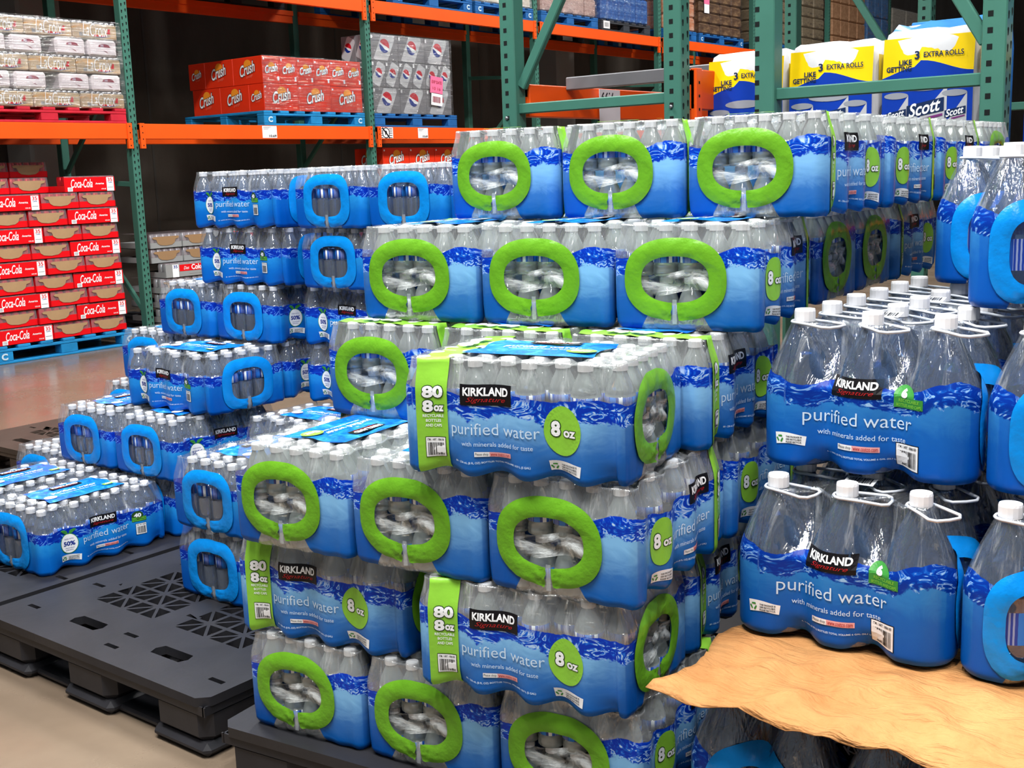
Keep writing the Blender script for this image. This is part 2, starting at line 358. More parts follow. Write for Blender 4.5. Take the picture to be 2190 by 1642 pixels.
# ---------------------------------------------------------------- water packs: materials
def film_material(name, *a):
    """printed-edge, fully printed and fully clear versions of one film"""
    return [film_one(name + sfx, m, *a) for sfx, m in (('_edge', 0), ('_printed', 1), ('_clear', 2))]
def film_one(name, mode, H, band, cols, haze, clear_tint, gloss, ripple=1.0):
    dark, mid, pale, body_hi, body_lo, deep = cols
    t = NT(name); uv = t.coord('UV'); sd = t.attr('sd').outputs['Fac']; clr = t.attr('clr').outputs['Fac']; tone = t.attr('tone').outputs['Fac']
    sep = t.n('ShaderNodeSeparateXYZ'); t.t.links.new(uv, sep.inputs[0]); v = sep.outputs[1]
    edge_n = t.noise(uv, 34, 4, 0.62)
    sde = t.math('ADD', sd, t.math('MULTIPLY', t.math('SUBTRACT', edge_n, 0.5), 0.010))
    inside = t.math('MULTIPLY', t.step(sde, 0.0, 0.0006), t.math('SUBTRACT', 1.0, t.step(clr, 0.0, 0.001)))
    # splash band
    sw = t.noise(t.mapping(uv, (1, 1.8, 1)), 15, 3, 0.55, 2.6)
    swc = t.ramp(sw, [(0.33, pale), (0.38, mid), (0.44, dark), (0.52, dark), (0.56, mid), (0.585, pale), (0.63, mid), (0.70, dark)])
    rim = t.math('SUBTRACT', 1.0, t.step(sde, 0.006, 0.004))
    swc = t.mixc(t.math('MULTIPLY', rim, 0.6), swc, dark)
    bed = t.math('ADD', band, t.math('MULTIPLY', t.math('SUBTRACT', edge_n, 0.5), band * 1.5))
    low = t.step(t.math('SUBTRACT', sde, bed), 0.0, 0.0022)
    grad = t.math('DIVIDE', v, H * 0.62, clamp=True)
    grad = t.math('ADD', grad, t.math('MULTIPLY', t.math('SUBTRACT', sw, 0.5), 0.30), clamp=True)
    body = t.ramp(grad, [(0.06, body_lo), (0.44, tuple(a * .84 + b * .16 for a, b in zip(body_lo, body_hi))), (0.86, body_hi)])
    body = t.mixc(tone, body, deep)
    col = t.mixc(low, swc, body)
    # wrinkled clear film
    st = t.mapping(uv, (34, 9, 1), (0, 0, 0.5)); n1 = t.noise(st, 1.0, 4, 0.66, 0.9)
    hgt = n1
    nb = t.bump(hgt, 0.85 * ripple, 0.008)
    nbp = t.bump(n1, 0.16, 0.004)
    tr = t.n('ShaderNodeBsdfTransparent'); tr.inputs[0].default_value = clear_tint
    gl = t.n('ShaderNodeBsdfGlossy'); gl.inputs['Roughness'].default_value = 0.10; gl.inputs['Color'].default_value = (1, 1, 1, 1); t.t.links.new(nb, gl.inputs['Normal'])
    df = t.n('ShaderNodeBsdfDiffuse'); df.inputs[0].default_value = (0.86, 0.90, 0.92, 1); t.t.links.new(nb, df.inputs['Normal'])
    fold = t.math('MULTIPLY', t.step(n1, 0.60, 0.10), 0.22)
    clear = t.mixs(t.math('ADD', haze, fold), tr.outputs[0], df.outputs[0])
    clear = t.mixs(gloss, clear, gl.outputs[0])
    pr = t.bsdf(col, 0.32, 0, 0.18, nbp)
    if mode == 1: return t.done(pr)
    if mode == 2: return t.done(clear)
    return t.done(t.mixs(inside, clear, pr))
def bottle_material(name, haze, tint, difc, glossmul, rough=0.06):
    t = NT(name)
    tr = t.n('ShaderNodeBsdfTransparent'); tr.inputs[0].default_value = tint
    df = t.n('ShaderNodeBsdfDiffuse'); df.inputs[0].default_value = difc
    gl = t.n('ShaderNodeBsdfGlossy'); gl.inputs['Roughness'].default_value = rough
    tl = t.n('ShaderNodeBsdfTranslucent'); tl.inputs[0].default_value = difc
    lw = t.n('ShaderNodeLayerWeight'); lw.inputs[0].default_value = 0.35
    a = t.mixs(t.math('ADD', haze, t.math('MULTIPLY', lw.outputs['Facing'], 0.22), clamp=True), tr.outputs[0], t.mixs(0.35, df.outputs[0], tl.outputs[0]))
    fac = t.math('ADD', t.math('MULTIPLY', lw.outputs['Fresnel'], glossmul), 0.05, clamp=True)
    return t.done(t.mixs(fac, a, gl.outputs[0]))
def label_material(name):
    """printed paper ring round a small bottle: blue with white fields and fine bars"""
    t = NT(name); co = t.coord(); sep = t.n('ShaderNodeSeparateXYZ'); t.t.links.new(co, sep.inputs[0])
    ang = t.math('ARCTAN2', sep.outputs[1], sep.outputs[0])
    band = t.math('FRACT', t.math('MULTIPLY', ang, 0.64)); fine = t.math('FRACT', t.math('MULTIPLY', ang, 9.0))
    c = t.ramp(band, [(0.0, srgb(20, 60, 160)), (0.34, srgb(36, 122, 214)), (0.62, srgb(25, 55, 140)), (0.74, srgb(232, 238, 244)), (0.90, srgb(24, 90, 190))], 'CONSTANT')
    c = t.mixc(t.math('MULTIPLY', t.math('GREATER_THAN', fine, 0.55), t.math('MULTIPLY', t.math('LESS_THAN', band, .3), .5)), c, srgb(200, 215, 240))
    return t.done(t.bsdf(c, 0.4))
M_CAP = plain('cap_white', srgb(238, 238, 240), 0.4)
M_WHITE = plain('print_white', srgb(240, 243, 246), 0.42)
M_BLACK = plain('print_black', srgb(16, 14, 18), 0.38)
M_RED = plain('print_dark_red', srgb(170, 30, 32), 0.42)
M_GREEN_HANDLE = plain('green_handle_film', srgb(102, 164, 36), 0.30, vary=0.08, scale=30, bump=0.35, bscale=80)
M_GREEN_BAND = plain('green_band_film', srgb(138, 200, 62), 0.28, vary=0.05, scale=25, bump=0.2, bscale=60)
M_DKGREEN = plain('print_dark_green', srgb(38, 76, 30), 0.4)
M_BADGE = plain('print_leaf_green', srgb(58, 140, 58), 0.4)
M_BLUE_HANDLE = plain('blue_handle_film', srgb(8, 134, 220), 0.26, vary=0.06, scale=30, bump=0.3, bscale=80)
M_BLUE_INK = plain('print_blue', srgb(28, 52, 140), 0.4)
M_PINK = plain('print_pale_red', srgb(235, 170, 170), 0.42)
M_PALE = plain('print_pale_text', srgb(205, 228, 248), 0.42)
M_TAB = None
_t = NT('crumpled_clear_film'); _uv = _t.coord('UV'); _n1 = _t.noise(_t.mapping(_uv, (14, 40, 1), (0, 0, .25)), 1.0, 4, .6, 1.0)
_tr = _t.n('ShaderNodeBsdfTransparent'); _tr.inputs[0].default_value = (.96, .97, .97, 1); _nb = _t.bump(_n1, .8, .008)
M_WRAP = _t.done(_t.mixs(_t.ramp(_n1, [(.40, (.05, .05, .05, 1)), (.54, (.30, .30, .30, 1)), (.64, (.62, .62, .62, 1))]), _tr.outputs[0], _t.bsdf(srgb(232, 238, 238), .25, 0, .6, _nb)))
cols8 = (srgb(6, 52, 178), srgb(24, 108, 220), srgb(190, 220, 248), srgb(128, 188, 236), srgb(0, 90, 176), srgb(0, 76, 164))
cols16 = (srgb(6, 44, 166), srgb(12, 84, 206), srgb(120, 180, 240), srgb(40, 150, 226), srgb(0, 96, 192), srgb(0, 80, 176))
colsg = (srgb(4, 48, 148), srgb(16, 90, 188), srgb(150, 192, 232), srgb(56, 138, 206), srgb(4, 84, 176), srgb(4, 84, 182))
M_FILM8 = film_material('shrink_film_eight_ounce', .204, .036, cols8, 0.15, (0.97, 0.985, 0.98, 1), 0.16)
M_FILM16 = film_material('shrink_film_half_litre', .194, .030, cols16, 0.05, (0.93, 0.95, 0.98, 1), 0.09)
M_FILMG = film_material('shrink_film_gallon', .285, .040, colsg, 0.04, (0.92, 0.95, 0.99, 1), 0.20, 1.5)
M_BOT8 = bottle_material('bottle_clear_small', 0.30, (0.95, 0.97, 0.96, 1), srgb(238, 252, 248), 1.3)
M_BOT16 = bottle_material('bottle_clear_half_litre', 0.17, (0.84, 0.91, 0.98, 1), srgb(206, 222, 248), 1.4)
M_BOTG = bottle_material('bottle_clear_gallon', 0.15, (0.62, 0.78, 0.98, 1), srgb(140, 176, 226), 1.5, 0.05)
M_LAB = label_material('bottle_paper_label')
M_LOOP = plain('carrier_loop_plastic', srgb(214, 220, 230), 0.25)
# ---------------------------------------------------------------- bottles
def bottle_mesh(kind):
    b = MB()
    if kind == 8:
        k = 0.0256
        prof = [(0.0, .003), (.014, .0), (.022, .0005), (k, .004), (k, .012), (k - .0008, .0155), (k, .019), (k, .0265), (k + .0003, .0266), (k + .0003, .0445), (k, .0446), (k, .050), (k - .0022, .056), (.0205, .065), (.0165, .073), (.0132, .080), (.0118, .084), (.0118, .0875)]
        lab = 8
    else:
        k = 0.0286; prof = [(0.0, .004), (.016, .0), (.025, .0005), (k, .005)]
        for i in range(7): z = .012 + i * .0115; prof += [(k, z), (k - .0016, z + .0055)]
        prof += [(k, .094), (k + .0003, .0941)]; lab = len(prof) - 1; prof += [(k + .0003, .124), (k, .1241), (k, .132), (k - .0025, .140), (.0225, .151), (.0175, .161), (.0135, .169), (.0122, .173), (.0122, .177)]
    b.lathe(prof, 18, fmi=lambda i: 1 if i == lab else 0)
    return b.mesh('bottle', [M_BOT8 if kind == 8 else M_BOT16, M_LAB])
def cap_mesh(kind):
    b = MB(); r, h, n = {8: (.0132, .0135, 20), 16: (.0135, .0145, 20), 'g': (.0190, .0225, 28)}[kind]
    V = []; Fc = []
    for (rr, z) in ((r, 0), (r, h * .82), (r - .0012, h), (r * .6, h + .0004)):
        for k in range(n):
            a = 2 * PI * k / n; q = rr * (0.975 if (k % 2 and z < h * .9) else 1.0); V.append((q * math.cos(a), q * math.sin(a), z))
    for i in range(3):
        for k in range(n): Fc.append((i * n + k, i * n + (k + 1) % n, (i + 1) * n + (k + 1) % n, (i + 1) * n + k))
    Fc.append(tuple(3 * n + k for k in range(n))); Fc.append(tuple(range(n - 1, -1, -1)))
    b.add(V, Fc, 0, False); return b.mesh('cap', [M_CAP])
def gallon_mesh():
    prof = [(.0, .006), (.03, .0), (.052, .001), (.0605, .006), (.062, .016)]
    z = .03
    while z < .125: prof += [(.062, z), (.0608, z + .009)]; z += .018
    prof += [(.062, .140)]
    for i in range(1, 13):
        q = i / 12; prof.append((.062 - (.062 - .0185) * (1 - math.cos(q * PI / 2 * .92)) ** .8 / (1 - math.cos(PI / 2 * .92)) ** .8 if q < 1 else .0185, .140 + .112 * q))
    prof += [(.0175, .256), (.0175, .262)]
    n = 48; V = []; Fc = []; mm = []
    for r, z in prof:
        sw = max(0.0, min(1.0, (z - .140) / .02)) * max(0.0, min(1.0, (.250 - z) / .02))
        for k in range(n):
            a = 2 * PI * k / n; rr = r * (1 + .045 * sw * math.sin(9 * a + 60 * (z - .14) ))
            V.append((rr * math.cos(a), rr * math.sin(a), z))
    for i in range(len(prof) - 1):
        for k in range(n):
            Fc.append((i * n + k, i * n + (k + 1) % n, (i + 1) * n + (k + 1) % n, (i + 1) * n + k)); mm.append(1 if .062 < prof[i][1] < .118 else 0)
    return mesh('bottle', V, Fc, [M_BOTG, M_LAB], mm, True)
def loop_mesh():
    """carrier loop: a flat ring round the neck that widens into a grip"""
    b = MB(); pts = []
    for k in range(13): a = PI * .5 + PI * k / 12; pts.append((.023 * math.cos(a), .023 * math.sin(a), 0))
    pts += [(.03, -.026, -.001), (.062, -.030, -.003), (.072, -.022, -.004), (.075, 0, -.004), (.072, .022, -.004), (.062, .030, -.003), (.03, .026, -.001)]
    b.tube(pts, .0030, 5, 0, True); return b.mesh('carrier_loop', [M_LOOP])
BOT = {8: bottle_mesh(8), 16: bottle_mesh(16), 'g': gallon_mesh()}
CAP = {k: cap_mesh(k) for k in (8, 16, 'g')}
LOOP = loop_mesh()
# ---------------------------------------------------------------- shrink film shell
def sstep(x, a, b): t = np.clip((x - a) / (b - a), 0, 1); return t * t * (3 - 2 * t)
class Shell:
    """the shrink-wrapped outside of a pack: a closed outline (arc length s) swept up in height v"""
    def __init__(self, L, S, H, rc, d, px, vs, top_in, A0, Aend, zig=True, wave=None, band=.03, ring=None, ends_clear=True):
        self.L, self.S, self.H, self.rc = L, S, H, rc; self.d, self.px, self.vs, self.top_in, self.A0, self.Aend, self.zig = d, px, vs, top_in, A0, Aend, zig; self.lift = .010
        a, b = L / 2, S / 2; P = []; N = []; face = []; loc = []
        def seg(x0, y0, x1, y1, nx, ny, fid, step=.003):
            n = max(2, int(math.hypot(x1 - x0, y1 - y0) / step))
            for k in range(n):
                q = k / n; P.append((x0 + (x1 - x0) * q, y0 + (y1 - y0) * q)); N.append((nx, ny)); face.append(fid)
        def arc(cx, cy, a0):
            n = max(4, int(rc * PI / 2 / .003))
            for k in range(n):
                t = a0 + PI / 2 * k / n; P.append((cx + rc * math.cos(t), cy + rc * math.sin(t))); N.append((math.cos(t), math.sin(t))); face.append(9)
        seg(-a + rc, -b, a - rc, -b, 0, -1, 0); arc(a - rc, -b + rc, -PI / 2); seg(a, -b + rc, a, b - rc, 1, 0, 1); arc(a - rc, b - rc, 0)
        seg(a - rc, b, -a + rc, b, 0, 1, 2); arc(-a + rc, b - rc, PI / 2); seg(-a, b - rc, -a, -b + rc, -1, 0, 3); arc(-a + rc, -b + rc, PI)
        P = np.array(P); self.N = np.array(N); self.P = P; self.face = np.array(face)
        ds = np.hypot(*(np.roll(P, -1, 0) - P).T); self.s = np.concatenate([[0], np.cumsum(ds)[:-1]]); self.per = ds.sum()
        arcl = rc * PI / 2; f = L - 2 * rc; e = S - 2 * rc
        self.c = {'F': f / 2, 'R': f + arcl + e / 2, 'B': f + 2 * arcl + e + f / 2, 'E': f + 3 * arcl + e + f + e / 2}
        self.wave = wave; self.ring = ring; self.band = band
        x, y = P[:, 0], P[:, 1]
        if zig:
            x0 = -a + d / 2
            fr = (1 - np.cos(2 * PI * (x - x0) / (2 * px))) / 2; bk = (1 - np.cos(2 * PI * (x - x0 - px) / (2 * px))) / 2
            en = (1 - np.cos(2 * PI * (y + b - d / 2) / d)) / 2
            dip = np.where(self.face == 0, A0 * fr, np.where(self.face == 2, A0 * bk, Aend * en))
            for (cx, cy) in ((a - rc, -b), (-a + rc, b)):      # corners where the outer row stands back
                dist = np.hypot(x - cx, y - cy); dip = np.where((self.face == 9) | (self.face == 1) | (self.face == 3), np.maximum(dip, A0 * np.exp(-dist / .022)), dip)
        else:
            fr = ((1 + np.cos(2 * PI * (x + a) / px)) / 2) ** 1.6; en = ((1 + np.cos(2 * PI * (y + b) / px)) / 2) ** 1.6
            wf = sstep(a - rc * .4 - np.abs(x), -.0, .01); we = sstep(b - rc * .4 - np.abs(y), .0, .01)
            dip = np.where((self.face == 0) | (self.face == 2), A0 * fr * wf, np.where(self.face == 9, 0, Aend * en * we))
        self.dip = dip
        self.Pe = np.vstack([P, P[:1]]); self.Ne = np.vstack([self.N, self.N[:1]]); self.se = np.append(self.s, self.per); self.de = np.append(dip, dip[0])
    def pos(self, s, v, off=0.0):
        s = np.mod(s, self.per); v = np.asarray(v, dtype=float)
        x = np.interp(s, self.se, self.Pe[:, 0]); y = np.interp(s, self.se, self.Pe[:, 1]); nx = np.interp(s, self.se, self.Ne[:, 0]); ny = np.interp(s, self.se, self.Ne[:, 1]); dp = np.interp(s, self.se, self.de)
        q = np.clip((v - self.vs) / (self.H - self.vs), 0, 1)
        if self.zig: ins = self.top_in * sstep(q, 0, 1.05); amp = 1 + .35 * q
        else: ins = self.top_in * (q ** 1.25); amp = 1 + 1.7 * np.sin(np.clip(q, 0, 1) * PI * .8)
        ins = ins + .006 * (1 - sstep(v, 0, .010)); amp = amp * (1 + .5 * (1 - sstep(v, 0, .05)))
        k = off - ins - dp * amp
        lift = dp / max(self.A0, 1e-6) * self.lift * (1 - sstep(v, 0, .045))
        return np.stack([x + nx * k, y + ny * k, v + lift], -1)
    def place(self, V2, face, u0, v0, off):
        return self.pos(self.c[face] + u0 + V2[:, 0], v0 + V2[:, 1], off)
    def film(self, name, mat, caps):
        n = len(self.s); nv = 44; vv = np.linspace(0.001, self.H, nv)
        V = []; UV = []; sd = []; cl = []; tn = []; fm = []
        s = self.s
        for v in vv:
            V.append(self.pos(s, np.full(n, v))); UV.append(np.stack([s, np.full(n, v)], -1))
            w, tone = self.wave(self, s); sd.append(w - v); tn.append(tone); cl.append(self.clear(s, v))
        keep = []
        Fc = []
        for j in range(nv - 1):
            vm = (vv[j] + vv[j + 1]) / 2
            for i in range(n):
                i2 = (i + 1) % n; sm = s[i] + .0015
                if self.in_hole(sm, vm): continue
                Fc.append((j * n + i, j * n + i2, (j + 1) * n + i2, (j + 1) * n + i))
                a_, b_ = min(sd[j][i], sd[j + 1][i], sd[j][i2]), max(sd[j][i], sd[j + 1][i], sd[j][i2]); c_, d_ = min(cl[j][i], cl[j + 1][i], cl[j][i2]), max(cl[j][i], cl[j + 1][i], cl[j][i2])
                fm.append(1 if (a_ > .007 and d_ < -.002) else 2 if (b_ < -.007 or c_ > .002) else 0)
        # top sheet, sagging between the caps
        base = (nv - 1) * n; rim = V[-1][:, :2]; rings = 16; prev = base
        for k in range(1, rings + 1):
            q = 1 - k / rings * .985; xy = rim * q
            if caps is not None and len(caps):
                dd = np.min(np.hypot(xy[:, None, 0] - caps[None, :, 0], xy[:, None, 1] - caps[None, :, 1]), 1); z = self.H - .009 * sstep(dd, .012, .030)
            else: z = np.full(n, self.H)
            V.append(np.column_stack([xy, z])); UV.append(xy + np.array([3.0, 3.0])); sd.append(np.full(n, -1.)); tn.append(np.zeros(n)); cl.append(np.full(n, -1.))
            cur = (nv - 1 + k) * n
            for i in range(n):
                i2 = (i + 1) % n; Fc.append((prev + i, prev + i2, cur + i2, cur + i)); fm.append(2)
            prev = cur
        return mesh(name, np.vstack(V), Fc, mat, fm, True, {'sd': np.concatenate(sd), 'clr': np.concatenate(cl), 'tone': np.concatenate(tn)}, np.vstack(UV))
    def end_u(self, s):
        out = np.full(np.shape(s), 9.0)
        for e in 'RE':
            u = np.asarray(s) - self.c[e]; out = np.where(np.abs(u) < self.S / 2, u, out)
        return out
    def clear(self, s, v):
        """positive in the clear wedge of film under each handle"""
        if not self.ring: return np.full(len(s), -1.0)
        r = self.ring; u = self.end_u(s) - r['u0']; yb = r['v0'] - r['ih']
        half = r['iw'] * .62 + (yb - v) * .55
        out = np.where(v < yb, half - np.abs(u), -np.ones_like(u))
        return np.where(np.abs(u) < 1, out, -1.0)
    def in_hole(self, s, v):
        if not self.ring: return False
        r = self.ring; u = float(self.end_u(np.array([s]))[0]) - r['u0']
        if abs(u) > .5: return False
        p = r['p']; return (abs(u) / (r['iw'] + .004)) ** p + (abs(v - r['v0']) / (r['ih'] + .004)) ** p < 1
    def handle(self, face, mat, tab):
        """reinforced grip: a bulging open ring of coloured film with a clear tab across the gap"""
        r = self.ring; b = MB(); n = 64; gap = r['gap']; m = 6
        V2 = []; offs = []
        for k in range(n + 1):
            a = -PI / 2 + gap + (2 * PI - 2 * gap) * k / n
            ca, sa = math.cos(a), math.sin(a); p = r['p']
            g = lambda w, h: (abs(ca / w) ** p + abs(sa / h) ** p) ** (-1 / p)
            gi, go = g(r['iw'], r['ih']), g(r['ow'], r['oh'])
            for j in range(m + 1):
                q = j / m; rad = gi + (go - gi) * q; cr = .0012 * math.sin(k * 1.7) * math.exp(-min(k, n - k) / 5.0) * 3
                V2.append((rad * ca, rad * sa)); offs.append(.0030 + .0024 * math.sin(PI * min(1, q)) ** .6 + .0004 * math.sin(k * .9 + j) + cr * math.sin(j * 2.1 + k))
        V2 = np.array(V2); s = self.c[face] + r['u0'] + V2[:, 0]; v = r['v0'] + V2[:, 1]
        P3 = self.pos(s, np.clip(v, .004, self.H), np.array(offs))
        Fc = [(k * (m + 1) + j, k * (m + 1) + j + 1, (k + 1) * (m + 1) + j + 1, (k + 1) * (m + 1) + j) for k in range(n) for j in range(m)]
        Fc = [f[::-1] for f in Fc]
        b.add(P3, Fc, 0, True)
        w = r['gap'] * r['oh'] * 1.1; V2, F2 = patch(w, r['oh'] - r['ih'] + .012, 2, 4)
        P3 = self.pos(self.c[face] + r['u0'] + V2[:, 0], r['v0'] - (r['oh'] + r['ih']) / 2 + V2[:, 1], .004)
        b.add(P3, F2, 1, True)
        return b.mesh('handle', [mat, tab])
def inner_wrap(sh, face):
    """crumpled clear film between the two bottle layers, seen through the handle opening"""
    r = sh.ring; V, Fc = patch(r['iw'] * 2.3, .040, 26, 8); k = np.arange(len(V)); g = random.Random(5)
    wob = np.array([g.uniform(-.0012, .0012) for _ in k]) + .003 * np.sin(V[:, 0] * 60 + V[:, 1] * 190)
    P3 = sh.pos(sh.c[face] + r['u0'] + V[:, 0], r['v0'] - .006 + V[:, 1] + .006 * np.sin(V[:, 0] * 40), -.003 + wob)
    return mesh('inner_wrap', P3, Fc, M_WRAP, None, True, None, V + 5)
class Print:
    """ink on the film: pieces of flat lettering and patches bent onto the shell"""
    def __init__(self, sh): self.sh = sh; self.b = MB(); self.mats = []; self.off = .0010
    def add(self, sh2, face, u, v, mat, lift=0):
        V, Fc = sh2
        if mat not in self.mats: self.mats.append(mat)
        self.b.add(self.sh.place(V, face, u, v, self.off + lift * .0005), Fc, self.mats.index(mat))
    def mesh(self, name): return self.b.mesh(name, self.mats)
ME = .010
def kirkland(P, face, u, v, w=.095, h=.036):
    P.add(patch(w, h, max(4, int(w / .008)), 4), face, u, v, M_BLACK, 0)
    P.add(fit_text('KIRKLAND', w * .86, h * .40, bold=.035, maxedge=ME), face, u, v + h * .16, M_WHITE, 1)
    P.add(fit_text('Signature', w * .74, h * .30, shear=.45, maxedge=ME), face, u, v - h * .25, M_RED, 1)
def purified(P, face, u, v, w, gap=None, sub=.8):
    V, Fc = fit_text('purified water', w, maxedge=ME, bold=-.004); hgt = V[:, 1].max() - V[:, 1].min()
    P.add((V, Fc), face, u, v, M_PALE, 1)
    V2, F2 = fit_text('with minerals added for taste', w * sub, maxedge=ME); P.add((V2, F2), face, u + w * .03, v - hgt * .85, M_PALE, 1)
def shop_line(P, face, u, v, w, txt, w2):
    h = w * .13
    P.add(patch(w, h, 8, 1), face, u, v, M_PINK, 0); P.add(patch(w * .38, h, 4, 1), face, u - w * .31, v, M_WHITE, 1)
    P.add(fit_text('Please shop', w * .33, h * .7, maxedge=ME), face, u - w * .31, v, M_BLACK, 2)
    P.add(fit_text('www.costco.com', w * .56, h * .7, bold=.01, maxedge=ME), face, u + w * .19, v, M_RED, 2)
    P.add(fit_text(txt, w2, bold=.02, maxedge=ME), face, u, v - h * 1.9, M_PALE, 1)
def recycle_tag(P, face, u, v, w=.062, h=.024):
    n = 10; up = [( -w / 2 + w * i / n, h * .38 + h * .16 * math.sin(i / n * PI * 1.0 + .6)) for i in range(n + 1)]; lo = [(w / 2 * .92 - w * .92 * i / n, -h * .5 + h * .14 * math.sin(i / n * PI)) for i in range(n + 1)]
    V = []; Fc = []
    for a, c in zip(up, lo[::-1]): V += [c, a]
    for i in range(n): Fc.append((2 * i, 2 * i + 2, 2 * i + 3, 2 * i + 1))
    P.add((np.array(V), Fc), face, u, v, M_WHITE, 0)
    for k in range(3):
        a = PI / 2 + k * 2 * PI / 3; c = np.array([math.cos(a), math.sin(a)]) * h * .2
        t_ = np.array([-math.sin(a), math.cos(a)]); q = [c + t_ * h * .16 + c * .3, c + t_ * h * .16 - c * .3, c - t_ * h * .16 - c * .3, c - t_ * h * .22, c - t_ * h * .16 + c * .5]
        P.add(poly(q), face, u - w * .33, v, M_BADGE, 1)
    for i, s in enumerate(('THIS PACKAGE IS', '100% RECYCLABLE.', 'PLEASE RECYCLE.')):
        P.add(fit_text(s, w * .5, h * .14, bold=.03, maxedge=ME), face, u + w * .12, v + h * (.2 - .22 * i), M_BLACK, 1)
def barcode(P, face, u, v, w=.036, h=.038, seed=3):
    P.add(patch(w, h, 4, 4), face, u, v, M_BLACK, 0); P.add(patch(w * .94, h * .94, 4, 4), face, u, v, M_WHITE, 1)
    P.add(bars(w * .78, h * .62, seed), face, u, v - h * .08, M_BLACK, 2)
    P.add(fit_text('ITM. / ART. 1006100', w * .8, h * .10, bold=.02, maxedge=ME), face, u, v + h * .37, M_BLACK, 2)
# ---------------------------------------------------------------- the three kinds of pack
def face_u(sh, s):
    """nearest face (0 front, 1 right end, 2 back, 3 left end) and the coordinate along it"""
    best = np.full(len(s), 9.); fid = np.zeros(len(s), int)
    for i, (k, half) in enumerate((('F', sh.L / 2), ('R', sh.S / 2), ('B', sh.L / 2), ('E', sh.S / 2))):
        u = np.mod(s - sh.c[k] + sh.per / 2, sh.per) - sh.per / 2; ok = np.abs(u) - half; m = ok < np.where(best > 8, 9, np.abs(best) * 0 + 9)
        sel = (np.abs(u) <= half + .0) & (best > 8)
        best = np.where(sel, u, best); fid = np.where(sel, i, fid)
    best = np.where(best > 8, 0.0, best); return fid, best
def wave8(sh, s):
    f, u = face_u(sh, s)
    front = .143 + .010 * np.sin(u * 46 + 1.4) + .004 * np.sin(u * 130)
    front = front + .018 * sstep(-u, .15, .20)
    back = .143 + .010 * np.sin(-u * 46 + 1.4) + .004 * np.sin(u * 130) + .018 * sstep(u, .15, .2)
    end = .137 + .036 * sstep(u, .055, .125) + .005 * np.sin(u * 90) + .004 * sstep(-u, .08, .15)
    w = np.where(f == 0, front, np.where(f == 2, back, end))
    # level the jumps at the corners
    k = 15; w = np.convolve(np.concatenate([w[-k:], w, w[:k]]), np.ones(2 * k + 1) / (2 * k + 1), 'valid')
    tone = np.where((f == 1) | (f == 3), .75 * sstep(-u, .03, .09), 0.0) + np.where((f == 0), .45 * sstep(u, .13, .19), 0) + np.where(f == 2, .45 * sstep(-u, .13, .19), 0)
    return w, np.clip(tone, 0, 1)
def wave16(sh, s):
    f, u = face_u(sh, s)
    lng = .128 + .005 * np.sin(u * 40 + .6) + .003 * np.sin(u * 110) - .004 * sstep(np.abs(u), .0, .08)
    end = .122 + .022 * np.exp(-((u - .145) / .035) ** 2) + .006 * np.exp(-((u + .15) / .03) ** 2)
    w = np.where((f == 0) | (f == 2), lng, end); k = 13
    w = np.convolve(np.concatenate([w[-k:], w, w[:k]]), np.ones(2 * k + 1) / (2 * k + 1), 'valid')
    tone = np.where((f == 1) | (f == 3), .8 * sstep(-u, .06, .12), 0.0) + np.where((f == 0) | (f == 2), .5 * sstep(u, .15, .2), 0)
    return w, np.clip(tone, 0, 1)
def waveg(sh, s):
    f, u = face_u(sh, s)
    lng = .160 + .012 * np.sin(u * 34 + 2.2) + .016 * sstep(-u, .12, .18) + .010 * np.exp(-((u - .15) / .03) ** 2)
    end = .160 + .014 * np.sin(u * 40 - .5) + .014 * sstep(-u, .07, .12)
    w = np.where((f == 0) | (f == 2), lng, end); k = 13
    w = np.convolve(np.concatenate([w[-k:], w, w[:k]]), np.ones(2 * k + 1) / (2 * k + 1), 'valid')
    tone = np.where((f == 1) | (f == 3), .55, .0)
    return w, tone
t_ = NT('handle_tab_film'); _tr = t_.n('ShaderNodeBsdfTransparent'); _g = t_.bsdf(srgb(214, 224, 232), .2)
M_TAB = t_.done(t_.mixs(.30, _tr.outputs[0], _g))
def top_patch_mesh(name, w, h, z, words, green):
    b = MB(); mats = [M_TOPBLUE, M_BLACK, M_WHITE, M_RED, M_GREEN_BAND]
    nx, ny = 14, 10; V, Fc = patch(w, h, nx, ny); 
    V3 = [(x * (1 + .05 * math.sin(y * 60)), y, z + .0015 + .002 * math.sin(x * 70) * math.cos(y * 60)) for x, y in V]
    b.add(V3, Fc, 0, True)
    def put(sh2, x, y, mi, lift):
        V, Fc = sh2; b.add([(x + p[0], y + p[1], z + .0045 + lift * .0006) for p in V], Fc, mi)
    put(patch(w * .42, h * .17), w * .02, h * .30, 1, 0); put(fit_text('KIRKLAND', w * .36, h * .09, bold=.03), w * .02, h * .325, 2, 1); put(fit_text('Signature', w * .3, h * .06, shear=.4), w * .02, h * .25, 3, 1)
    put(fit_text('purified water', w * .62), 0, -h * .03, 2, 0); put(fit_text('with minerals added for taste', w * .5), 0, -h * .15, 2, 0)
    if green: put(ellipse(w * .12, h * .13, 20, 1), w * .36, -h * .2, 4, 0); put(fit_text(words, w * .16, bold=.04), w * .36, -h * .2, 2, 1)
    else: put(ellipse(w * .08, h * .1, 20, 1), -w * .4, -h * .22, 2, 0); put(patch(w * .14, h * .12), w * .38, -h * .25, 4, 0); put(fit_text(words, w * .08, bold=.03), w * .38, -h * .25, 2, 1)
    return b.mesh('top_label', mats)
_t = NT('top_label_film'); _c = _t.coord(); _n = _t.noise(_c, 22, 4, .6, 1.2)
